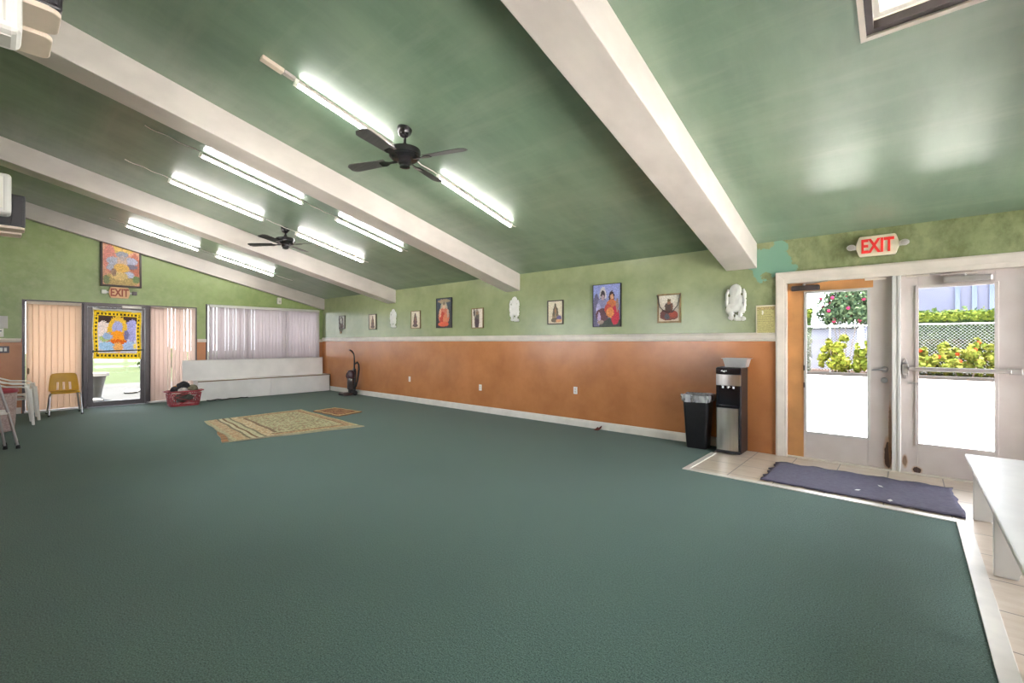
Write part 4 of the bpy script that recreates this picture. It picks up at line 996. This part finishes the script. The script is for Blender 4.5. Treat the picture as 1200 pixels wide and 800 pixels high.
def vacuum():
    t = thing('vacuum_cleaner', 'black upright vacuum cleaner standing against the orange wall near the far corner', 'vacuum cleaner', (-10.72, 6.0, 0), radians(-4))
    # local -y is the front (cleaning head)
    q = MB(); q.prism([(-.15, -.26), (.15, -.26), (.165, -.20), (.15, -.06), (.09, .02), (-.09, .02), (-.15, -.06), (-.165, -.20)], XYf, .015, .075); q.build('cleaner_head', mat('brownish_black_plastic', (.06, .035, .03), .35, var=.3), t, smooth=0, bevel=.012)
    q = MB(); q.box(-.135, .135, -.272, -.24, .018, .055); q.build('head_bumper', 'rubber', t, smooth=0, bevel=.008)
    for s_ in (-1, 1): q = MB(); q.lathe([(.05, -.012), (.06, -.008), (.06, .012), (.03, .016)], 18, (s_ * .11, .06, .06), 'x'); q.build('wheel', 'rubber', t)
    q = MB(); q.box(-.09, .09, -.05, .10, .05, .15); q.build('motor_base', 'black', t, smooth=0, bevel=.03)
    q = MB(); q.lathe([(.075, .15), (.082, .17), (.088, .36), (.088, .42), (.08, .44)], 24, (0, -.01, 0)); q.build('dust_cup', mat('smoky_dust_cup', (.075, .06, .06), .12, var=.3, vscale=9), t)
    q = MB(); q.lathe([(.09, .44), (.098, .47), (.095, .56), (.07, .62), (.035, .64)], 24, (0, -.005, 0)); q.build('cyclone_cap', mat('dark_plum_plastic', (.05, .02, .025), .3), t)
    q = MB(); q.tube([(0, -.10, .44), (0, -.125, .50), (0, -.105, .56), (0, -.06, .60)], .012, 8); q.build('carry_handle', 'black', t)
    q = MB(); q.box(-.05, .05, .06, .115, .12, .68); q.build('spine', 'black', t, smooth=0, bevel=.018)
    q = MB(); q.tube([(0, .085, .66), (0, .09, .85), (0, .085, 1.0), (0, .065, 1.07), (0, .02, 1.125), (0, -.035, 1.155)], [.02, .018, .017, .019, .021, .018], 10); q.build('grip_handle', 'black', t)
    q = MB(); q.tube([(.05, .09, .80), (.10, .12, .84), (.155, .13, .78), (.175, .13, .66), (.16, .12, .52), (.13, .11, .38), (.10, .09, .25), (.06, .07, .17)], .021, 10); q.build('hose', 'rubber', t)
    q = MB(); q.box(-.02, .02, .115, .135, .35, .62); q.build('cord_wrap', 'black', t, smooth=0, bevel=.006)
vacuum()
t = MB(); rr = random.Random(4)
t.tube([(0, 0, .012), (.03, .02, .03), (.05, .0, .018), (.075, .015, .045), (.09, .03, .075)], [.012, .024, .014, .016, .004], 6)
t.tube([(-.02, -.01, .008), (.02, -.025, .018), (.06, -.02, .01)], [.006, .014, .005], 6)
o = t.build('red_scrap', mat('dried_red_petals', (.14, .03, .02), .8, var=.4, vscale=40), smooth=60); at(o, (-3.64, 6.12, 0)); tag(o, 'small crumpled dark red scrap on the carpet by the baseboard', 'scrap')

# ------------------------------------------------------------------ entrance mat, benches
q = MB(); rr = random.Random(21); N = 40; M_ = 14
c00, c10, c11, c01 = (-1.115, 4.995), (.335, 4.945), (.30, 5.86), (-1.10, 5.86)
def mp(u, v):
    x = (c00[0] * (1 - u) + c10[0] * u) * (1 - v) + (c01[0] * (1 - u) + c11[0] * u) * v
    y = (c00[1] * (1 - u) + c10[1] * u) * (1 - v) + (c01[1] * (1 - u) + c11[1] * u) * v
    return x, y
edge = {}
for k in range(N + 1): edge[('b', k)] = rr.uniform(-.012, .012) + (.015 if k % 7 == 3 else 0); edge[('t', k)] = rr.uniform(-.012, .012) + .02 * sin(k * .8)
for k in range(M_ + 1): edge[('l', k)] = rr.uniform(-.035, .02); edge[('r', k)] = rr.uniform(-.012, .012)
def mfn(u, v):
    x, y = mp(u, v); i, j = round(u * N), round(v * M_)
    if j == 0: y += edge[('b', i)]
    if j == M_: y += edge[('t', i)]
    if i == 0: x += edge[('l', j)]
    if i == N: x += edge[('r', j)]
    return (x, y, .008 + .0015 * sin(u * 30) * sin(v * 9))
q.grid(N, M_, mfn); o = q.build('door_mat', 'mat', smooth=60); md = o.modifiers.new('Solid', 'SOLIDIFY'); md.thickness = .0085; md.offset = -1
tag(o, 'worn purple grey mat with ragged edges in front of the double doors', 'mat')
for v in o.data.vertices: v.co.z += .004
rr = random.Random(5)
for i, (x, y) in enumerate(((-.35, 5.18), (-.12, 5.02), (-.20, 5.45))):
    q = MB(); s_ = .022; q.add([(-s_, -s_ * .5, 0), (s_ * .4, -s_ * .8, .004), (s_, s_ * .3, .008), (-s_ * .4, s_ * .7, .003)], [(0, 1, 2, 3)])
    o = q.build('paper_scrap', 'white', smooth=0, solid=.0015); at(o, (x, y, .016), i * 1.1); tag(o, 'tiny white scrap on the purple grey mat, ' + ('left one of three', 'nearest the carpet', 'nearest the doors')[i], 'scrap', 'scraps on the door mat')

def entry_bench():
    t = thing('long_bench', 'long white painted bench at the right, on the tiles near the double doors', 'bench', (.345, 5.22, 0))
    q = MB(); q.box(0, .46, -3.4, 0, .425, .455); q.build('bench_top', 'white', t, smooth=0, bevel=.008)
    for y in (-.24, -1.345, -2.45):
        q = MB(); w = .40; ar = [(.03, 0), (.13, 0)] + [(.23 - .1 * cos(a), .10 * sin(a)) for a in [pi * k / 10 for k in range(1, 10)]] + [(.33, 0), (.43, 0), (.43, .425), (.03, .425)]
        q.prism(ar, lambda a, b, d: (a, d, b), y - .02, y + .02); q.build('leg', 'white', t, smooth=0, bevel=.003)
    q = MB(); q.box(.22, .24, -3.3, -.1, .33, .425); q.build('stretcher', 'white', t, smooth=0, bevel=.003)
entry_bench()

def far_bench():
    t = thing('storage_bench', 'long low white bench box with a raw wood top edge under the wide blind', 'bench', (-12.40, 4.62, 0))
    y0, y1 = -1.565, 1.575; xf_, xb = .20, -.24
    q = MB(); q.box(xb, xf_ - .02, y0 + .02, y1 - .02, 0, .44); q.build('carcass', 'whiteboard', t, smooth=0)
    q = MB(); q.box(xb, xf_ + .004, y0, y1, .44, .46); q.build('bench_top', 'whiteboard', t, smooth=0, bevel=.002)
    q = MB(); q.box(xf_ + .004, xf_ + .010, y0, y1, .438, .462); q.build('wood_edging', 'wood_edge', t, smooth=0)
    for a, b in ((y0, .0), (.008, y1)):
        q = MB(); q.box(xf_ - .02, xf_, a, b, .012 if a < 0 else .006, .437); q.build('front_panel', 'whiteboard', t, smooth=0, bevel=.002)
    q = MB(); q.box(xb, xf_, y1 - .02, y1 - .004, 0, .44); q.build('end_panel', 'wood_edge', t, smooth=0)
    t = thing('leaning_board', 'long white board standing on the white bench box against the wide window', 'board', (-12.575, 4.55, .4602))
    q = MB(); q.box(-.03, -.008, -1.70, 1.62, 0, .455); q.build('board_panel', 'whiteboard', t, smooth=0, bevel=.003)
    q = MB(); q.box(-.03, -.006, -1.70, 1.62, .455, .470); q.build('top_lip', 'white', t, smooth=0, bevel=.003)
far_bench()
q = MB(); rr = random.Random(2); q.tube([(.04 * rr.uniform(-1, 1), -.55 + .08 * k, .012 + .01 * (k % 3 == 0)) for k in range(12)], .011, 6)
o = q.build('floor_cable', 'rubber', smooth=60); at(o, (-12.13, 3.75, 0)); tag(o, 'black cable lying along the foot of the white bench box', 'cable')

# ------------------------------------------------------------------ rugs
def rug_fn(kind):
    def f(u, v):
        h = random.Random(hash((round(u, 4), round(v, 4), kind)))
        n1 = sin(u * 47 + 3 * sin(v * 23)) * sin(v * 53 + 2 * sin(u * 31))
        n2 = sin(u * 131 + 2 * sin(v * 61)) * sin(v * 117 + 2 * sin(u * 71))
        if kind == 'under':
            c = (150, 146, 118) if v > .06 else (150, 112, 78)
        elif kind == 'small':
            c = (160, 118, 80)
            if min(u, 1 - u, v, 1 - v) < .08: c = (190, 160, 110)
            elif n1 > .15: c = (112, 60, 38)
        else:
            e = min(u, 1 - u, 1 - v)      # v=0 edge carries the wide border
            if v < .36:
                q_ = v / .36
                if q_ < .07: c = (170, 160, 125)
                elif q_ < .30: c = (172, 138, 104) if (n2 > 0) else (186, 168, 132)
                elif q_ < .36: c = (118, 108, 84)
                elif q_ < .44: c = (190, 180, 146)
                elif q_ < .50: c = (120, 92, 62)
                elif q_ < .60: c = (180, 172, 138)
                elif q_ < .66: c = (122, 112, 88)
                elif q_ < .92: c = (184, 156, 118) if n2 > -.1 else (198, 182, 148)
                else: c = (128, 104, 80)
            else: 
                c = (170, 166, 128)
                if n2 > .55: c = (148, 104, 84)
                elif n1 < -.5: c = (148, 140, 108)
                elif n2 < -.5: c = (186, 176, 140)
            if v > .30:
                if e < .02: c = (182, 172, 130)
                elif e < .075: c = (182, 154, 116) if n2 > 0 else (158, 122, 94)
                elif e < .09: c = (100, 88, 62)
                elif e < .11: c = (198, 184, 142)
        k = 1 + h.uniform(-.13, .13)
        return srgb(*[min(255, x * k) for x in c])
    return f
def rug(name, label, P, z, th, kind, nx, ny, hem, seed, fold=0):
    rr = random.Random(seed); cx = sum(p[0] for p in P) / 4; cy = sum(p[1] for p in P) / 4
    t = thing(name, label, 'rug', (cx, cy, z)); 
    def pos(u, v):   # P: A(u0 v0) B(u1 v0) C(u1 v1) Dd(u0 v1)
        x = (P[0][0] * (1 - u) + P[1][0] * u) * (1 - v) + (P[3][0] * (1 - u) + P[2][0] * u) * v - cx
        y = (P[0][1] * (1 - u) + P[1][1] * u) * (1 - v) + (P[3][1] * (1 - u) + P[2][1] * u) * v - cy
        return (x + .008 * sin(v * 14 + seed), y + .008 * sin(u * 17 + seed), th + fold * (sin(u * 5 + seed) * sin(v * 4 + 1) + 1) * .5)
    q = MB(); q.grid(nx, ny, pos, rug_fn(kind)); o = q.build('pile_top', 'woven', t, smooth=60, normals=False)
    E_ = MB(); loop = [pos(i / nx, 0) for i in range(nx + 1)] + [pos(1, j / ny) for j in range(1, ny + 1)] + [pos(1 - i / nx, 1) for i in range(1, nx + 1)] + [pos(0, 1 - j / ny) for j in range(1, ny)]
    n = len(loop); E_.add(loop + [(x, y, 0) for x, y, _ in loop], [(i, (i + 1) % n, n + (i + 1) % n, n + i) for i in range(n)] + [tuple(range(n, 2 * n))])
    E_.build('bound_edge', hem, t, smooth=0)
    return t
M['hem'] = mat('beige_rug_binding', (.42, .36, .24), .95, var=.2, vscale=20); M['hem_red'] = mat('reddish_rug_binding', (.24, .12, .07), .95, var=.3, vscale=20)
rug('floor_rug', 'lower beige rug peeping out from under the large patterned rug', [(-8.60, 2.36), (-6.98, 2.03), (-6.60, 3.93), (-8.62, 3.9)], .0, .012, 'under', 24, 24, 'hem', 1)
rug('floor_rug', 'large beige patterned rug with striped border lying in the middle of the green carpet', [(-8.97, 2.33), (-6.90, 2.14), (-6.70, 3.88), (-9.07, 4.0)], .0135, .012, 'main', 120, 100, 'hem', 2)
rug('floor_rug', 'small reddish brown rug beyond the large patterned rug, toward the vacuum cleaner', [(-8.75, 4.10), (-7.80, 4.13), (-7.96, 4.68), (-8.85, 4.60)], .0, .02, 'small', 40, 26, 'hem_red', 3)

# ------------------------------------------------------------------ laundry basket and clothes
def basket():
    t = thing('laundry_basket', 'dark red plastic laundry basket with lattice sides on the carpet below the pink blind', 'basket', (-11.72, 2.68, 0), FAR)
    W, Dp, H = .60, .40, .31
    q = MB(); loft(q, [(rrect(W * .86, Dp * .84, .1), 0), (rrect(W * .88, Dp * .86, .1), .035)]); q.build('basket_floor', 'red_plastic', t, smooth=50)
    q = MB()
    secs = lambda z: rrect(W * (.87 + .13 * z / H), Dp * (.85 + .15 * z / H), .11, 6)
    # lattice: diagonal strands wrapped round the lofted side
    n = 84
    def at_(k, z):
        P = secs(z); m = len(P); f = (k % n) / n * m; i = int(f) % m; j = (i + 1) % m; u = f - int(f)
        return (P[i][0] * (1 - u) + P[j][0] * u, P[i][1] * (1 - u) + P[j][1] * u, z)
    for k in range(0, n, 4):
        for sg in (1, -1): q.tube([at_(k + sg * 6 * i / 6, .03 + (H - .07) * i / 6) for i in range(7)], .0075, 5)
    q.build('lattice_side', 'red_plastic', t)
    q = MB(); P1 = secs(H); q.tube([(x, y, H) for x, y in P1], .016, 8, closed=True); q.tube([(x, y, H - .045) for x, y in secs(H - .045)], .011, 8, closed=True); q.tube([(x, y, .035) for x, y in secs(.035)], .014, 8, closed=True); q.build('rim', 'red_plastic', t)
    for s_ in (-1, 1): q = MB(); q.tube([(s_ * (W / 2 - .005), -.09, H), (s_ * (W / 2 + .045), -.07, H + .005), (s_ * (W / 2 + .045), .07, H + .005), (s_ * (W / 2 - .005), .09, H)], .012, 8); q.build('handle', 'red_plastic', t)
basket()
def garment(label, dx, dy, z, rx, ry, rz, m, seed):
    rr = random.Random(seed); ph = [rr.uniform(0, 6) for _ in range(6)]
    q = MB(); q.grid(22, 14, lambda u, v: (rx * sin(pi * v) * cos(2 * pi * u) * (1 + .25 * sin(5 * u * 2 * pi + ph[0]) * sin(3 * v * pi)), ry * sin(pi * v) * sin(2 * pi * u) * (1 + .22 * sin(4 * u * 2 * pi + ph[1])), rz * cos(pi * v) + .25 * rz * sin(3 * u * 2 * pi + ph[2]) * sin(2 * v * pi + ph[3])))
    o = q.build('folded_garment', m, smooth=80, weld=True, sub=1); at(o, (-11.72 + dx, 2.68 + dy, z)); return tag(o, label, 'clothes', 'clothes heaped in the red basket')
cl = lambda n, c: mat(n, c, .95, var=.3, vscale=18, bump=.4, bscale=40)
garment('charcoal garment forming the peak of the heap in the red basket', -.03, .0, .415, .11, .13, .085, cl('charcoal_knit', (.035, .033, .037)), 1)
garment('dark grey garment at the near left of the heap in the red basket', .0, -.165, .345, .085, .08, .06, cl('dark_grey_cloth', (.045, .04, .045)), 2)
garment('white garment at the front of the heap in the red basket', .11, -.04, .335, .055, .08, .05, cl('white_cloth', (.6, .57, .54)), 3)
garment('olive beige garment at the right of the heap in the red basket', .03, .155, .36, .09, .09, .065, cl('olive_cloth', (.24, .22, .14)), 4)
garment('orange garment at the back of the heap in the red basket', -.14, -.10, .37, .045, .08, .05, cl('orange_cloth', (.55, .25, .05)), 5)
garment('grey green garment filling the middle of the red basket', -.01, .0, .165, .13, .18, .09, cl('grey_green_cloth', (.12, .12, .10)), 6)

# ------------------------------------------------------------------ chairs at the left
def school_chair():
    t = thing('school_chair', 'mustard yellow school chair on steel legs in front of the peach blind', 'chair', (-11.98, .875, 0), FAR)
    q = MB(); W = .41
    # seat shell: a curved sheet; front is local -y
    def seat(u, v):
        x = (u - .5) * W * (1 - .06 * (1 - v)); y = -.20 + .38 * v
        z = .425 + .012 * (2 * u - 1) ** 2 - .03 * sin(pi * v) * (1 - (2 * u - 1) ** 2) * .6 - (.02 * (1 - v / .12) ** 2 if v < .12 else 0)
        return (x, y, z)
    q.grid(16, 14, seat); q.build('seat', 'yellow', t, smooth=60, solid=.012)
    q = MB()
    def back(u, v):
        wv = W * (1.02 - .16 * v ** 1.6); 
        rnd = 1 - .55 * max(0, (v - .86) / .14) ** 2 * abs(2 * u - 1) ** 3
        return ((u - .5) * wv, .175 + .055 * v - .03 * (2 * u - 1) ** 2 + .0 , .43 + .335 * v * (1 - .05 * abs(2 * u - 1) ** 4 * v) * 1.0)
    slot = lambda u, v: .07 < v < .50 and any(abs(u - c) < .042 for c in (.30, .5, .70))
    q.grid(48, 30, back, None, lambda u, v: not slot(u, v) and not (v > .9 and abs(2 * u - 1) > 1 - (1 - ((v - .9) / .1) ** 2) * .0 - .12 * (1 - ((v - .9) / .1) ** 2) ** .5 * 0 - .10 * ((v - .9) / .1)))
    q.build('backrest', 'yellow', t, smooth=60, solid=.012, weld='clean')
    for s_ in (-1, 1):
        q = MB(); q.tube([(s_ * .17, -.10, .405), (s_ * .195, -.16, .40), (s_ * .205, -.19, .37), (s_ * .22, -.225, .02)], .0115, 8); q.build('leg', 'chrome', t)
        q = MB(); q.tube([(s_ * .17, -.10, .405), (s_ * .18, .08, .40), (s_ * .19, .17, .37), (s_ * .225, .28, .02)], .0115, 8); q.build('leg', 'chrome', t)
        q = MB(); q.tube([(s_ * .18, .15, .395), (s_ * .178, .185, .43), (s_ * .15, .215, .62)], .009, 8); q.build('back_support', 'chrome', t)
        for (x, y) in ((s_ * .22, -.226), (s_ * .226, .283)): q = MB(); q.lathe([(.018, 0), (.018, .012), (.012, .03)], 10, (x, y, 0)); q.build('glide', 'rubber', t)
    q = MB(); q.tube([(-.17, -.10, .405), (.17, -.10, .405)], .01, 8); q.tube([(-.182, .09, .40), (.182, .09, .40)], .01, 8); q.build('cross_rail', 'chrome', t)
school_chair()

def garden_chair(label, loc, rz):
    t = thing('plastic_armchair', label, 'chair', loc, rz, 'stacked white plastic armchairs')
    # front is local -y
    q = MB(); q.grid(12, 10, lambda u, v: ((u - .5) * (.46 - .04 * v), -.22 + .42 * v, .42 + .015 * (2 * u - 1) ** 2 - .02 * sin(pi * v) - (.03 * (1 - v / .15) ** 2 if v < .15 else 0))); q.build('seat', 'white_plastic', t, smooth=60, solid=.012)
    q = MB()
    slit = lambda u, v: .15 < v < .78 and any(abs(u - c) < .022 for c in (.2, .35, .5, .65, .8))
    q.grid(40, 18, lambda u, v: ((u - .5) * (.44 + .06 * v), .19 + .14 * v - .05 * (2 * u - 1) ** 2 * -1 - .04, .42 + .44 * v - .05 * v * (2 * u - 1) ** 2), None, lambda u, v: not slit(u, v)); q.build('backrest', 'white_plastic', t, smooth=60, solid=.014, weld='clean')
    for s_ in (-1, 1):
        q = MB(); rib = [(s_ * .255, .27, .80), (s_ * .275, .16, .70), (s_ * .285, .02, .645), (s_ * .285, -.14, .635), (s_ * .285, -.21, .62), (s_ * .282, -.245, .57)]
        for a, b in zip(rib, rib[1:]): q.hexa([(a[0] - .026, a[1], a[2] - .012), (a[0] + .026, a[1], a[2] - .012), (b[0] + .026, b[1], b[2] - .012), (b[0] - .026, b[1], b[2] - .012)], [(a[0] - .026, a[1], a[2] + .008), (a[0] + .026, a[1], a[2] + .008), (b[0] + .026, b[1], b[2] + .008), (b[0] - .026, b[1], b[2] + .008)])
        q.build('armrest', 'white_plastic', t, smooth=50)
        for (y0, y1, z0) in ((-.235, -.285, .60), (.17, .28, .43)):
            q = MB(); a = s_ * .28 if y0 < 0 else s_ * .23; b = s_ * .30 if y0 < 0 else s_ * .27
            lo = [(b - .018, y1 - .018, 0), (b + .018, y1 - .018, 0), (b + .014, y1 + .018, 0), (b - .014, y1 + .018, 0)]
            hi = [(a - .028, y0 - .03, z0), (a + .026, y0 - .03, z0), (a + .022, y0 + .03, z0), (a - .024, y0 + .03, z0)]
            q.hexa(lo, hi); q.build('leg', 'white_plastic', t, smooth=0, bevel=.008)
    q = MB(); q.box(-.25, .25, -.22, -.205, .36, .415); q.build('apron', 'white_plastic', t, smooth=0, bevel=.004)
    return t
garden_chair('lower white plastic armchair of the stack at the left edge, by the woven tub', (-11.14, .185, 0), pi - .15)
garden_chair('upper white plastic armchair of the stack at the left edge', (-11.16, .16, .062), pi - .15)

t = thing('woven_tub', 'tall pinkish woven tub with a dark red rim in front of the stacked white chairs', 'tub', (-10.40, .03, 0))
q = MB(); q.lathe([(.15, 0), (.17, .012), (.185, .12), (.205, .58), (.205, .60), (.19, .60), (.17, .1)], 32); q.build('tub_body', 'tub', t)
q = MB(); q.lathe([(.206, .585), (.222, .595), (.224, .635), (.21, .645), (.19, .64), (.19, .60)], 32); q.build('rim', 'red_plastic', t)

t = thing('folding_chair', 'grey steel folding chair standing at the left edge of the picture by the woven tub', 'chair', (-8.77, .0, 0))
for s_ in (-1, 1):
    x = .17 * s_
    q = MB(); q.tube([(x + .01 * s_, .20, .02), (x, .115, .46), (x - .0, .03, .84)], .014, 8); q.build('front_leg', 'grey_tube', t)
    q = MB(); q.tube([(x - .035 * s_, .09, .02), (x - .03 * s_, .03, .46), (x - .03 * s_, .0, .60)], .012, 8); q.build('rear_leg', 'grey_tube', t)
    q = MB(); q.box(x - .035 * s_ - .012, x + .012, .02, .125, .445, .475); q.build('pivot_plate', 'white_plastic', t, smooth=0, bevel=.004)
    for (xx, yy) in ((x + .01 * s_, .20), (x - .035 * s_, .09)):
        q = MB(); q.lathe([(.021, 0), (.021, .018), (.016, .045)], 10, (xx, yy, 0)); q.build('rubber_foot', 'rubber', t)
q = MB(); q.tube([(-.17, .165, .20), (.17, .165, .20)], .008, 6); q.tube([(-.14, .065, .18), (.14, .065, .18)], .008, 6); q.build('cross_rail', 'grey_tube', t)
q = MB(); q.box(-.16, .16, -.02, .02, .47, .80); q.build('folded_seat', 'grey_tube', t, smooth=0, bevel=.012)
q = MB(); q.box(-.16, .16, .01, .035, .70, .86); q.build('backrest', 'grey_tube', t, smooth=0, bevel=.01)

# ------------------------------------------------------------------ left wall units, switches, sensor
def shelf_unit(x0, z0, lab):
    t = thing('wall_shelf', 'cream rounded double shelf on the wall at the ' + lab, 'shelf', (x0, LY, z0), 0, 'cream wall shelves at the left edge')
    o = -LY + .205
    def plate(xa, xb, yo, z, h):
        r = .045; P = [(xa, 0), (xa, yo - r)] + [(xa - r + r * cos(a), yo - r + r * sin(a)) for a in [radians(90) * k / 6 for k in range(7)]] + [(xb + r + r * cos(a), yo - r + r * sin(a)) for a in [radians(90) + radians(90) * k / 6 for k in range(7)]] + [(xb, 0)]
        q = MB(); q.prism(P, XYf, z, z + h); return q
    plate(.0, -.225, o, 0.02, .0252).build('shelf_board', 'cream_plastic', t, smooth=0, bevel=.008, seg=3)
    plate(-.23, -.48, o - .015, .005, .0252).build('shelf_board', 'cream_plastic', t, smooth=0, bevel=.008, seg=3)
    q = MB(); q.box(-.42, -.04, 0, .03, -.14, .025); q.build('wall_bracket', 'cream_plastic', t, smooth=0, bevel=.006)
    t = thing('speaker', 'black box speaker standing on the cream shelf at the ' + lab, 'speaker', (x0, LY, z0 + .0455), 0, 'black speakers on the wall shelves')
    q = MB(); q.box(-.215, -.012, .30, o + .003, 0, .32); q.build('cabinet', 'black', t, smooth=0, bevel=.014, seg=3)
    q = MB(); q.box(-.012, -.004, .32, o - .015, .02, .30); q.build('grille_panel', 'black_cloth', t, smooth=0, bevel=.003)
    q = MB(); q.tube([(-.002, o - .09, .32), (-.002, o - .085, .2), (-.002, o - .095, .01)], .004, 6); q.build('speaker_wire', 'rubber', t)
shelf_unit(-2.92, 2.84, 'upper left corner, nearest the camera')
shelf_unit(-6.72, 2.475, 'left edge, farther away')
def ac_unit(label, x0, x1, y1, z0, z1):
    t = thing('air_conditioner', label, 'air conditioner', (x0, LY, z0), 0, 'white wall units at the left edge'); h = z1 - z0; w = x1 - x0; d = y1 - LY
    q = MB(); q.box(-w, 0, 0, d, 0, h); q.build('casing', 'white', t, smooth=0, bevel=.03, seg=3)
    q = MB(); q.box(-.002, .006, .05, d - .055, .05, h - .04); q.build('end_panel', 'white_plastic', t, smooth=0, bevel=.004)
    q = MB(); q.box(.0, .003, d - .05, d - .044, .03, h - .03); q.build('panel_seam', 'grey_plastic', t, smooth=0)
    q = MB(); q.box(-w + .05, -.05, d - .10, d - .03, -.004, .01); q.build('air_outlet', 'grey_plastic', t, smooth=0)
ac_unit('white wall unit cut off by the upper left corner of the picture', -2.56, -2.0 - .36 + .0, .072, 2.55, 2.90) if False else ac_unit('white wall unit cut off by the upper left corner of the picture', -2.56, -2.36, .072, 2.55, 2.90)
ac_unit('white wall unit at the left edge, in front of the farther black speaker', -6.45, -6.25, .108, 2.585, 2.97)

t = thing('control_box', 'grey white control box on the far wall above the light switches', 'control box', (FX, .03, 1.455), FAR)
q = MB(); q.box(-.13, .135, -.07, 0, .16, .39); q.build('cover', 'grey_plastic', t, smooth=0, bevel=.006)
q = MB(); q.box(-.13, .083, -.05, 0, .0, .155); q.build('lower_box', 'white_plastic', t, smooth=0, bevel=.005)
q = MB(); q.box(.02, .06, -.054, -.05, .10, .12); q.build('display', 'black', t, smooth=0)
t = thing('light_switch', 'dark switch plate with two white rockers at the left end of the far wall', 'light switch', (FX, .11, 1.22), FAR)
q = MB(); q.box(-.075, .075, -.008, 0, -.065, .065); q.build('switch_plate', 'bronze', t, smooth=0, bevel=.003)
for x in (-.026, .026): q = MB(); q.box(x - .017, x + .017, -.014, -.008, -.034, .034); q.build('rocker', 'white_plastic', t, smooth=0, bevel=.003)
t = thing('motion_sensor', 'small white sensor box on the far wall above the wide blind', 'sensor', (FX, 5.02, 2.37), FAR)
q = MB(); q.box(-.05, .05, -.07, 0, 0, .17); q.build('sensor_body', 'white_plastic', t, smooth=0, bevel=.012)
q = MB(); q.lathe([(.03, -.06), (.03, -.075), (.015, -.085)], 14, (0, 0, .06), 'y'); q.build('lens', 'grey_plastic', t)
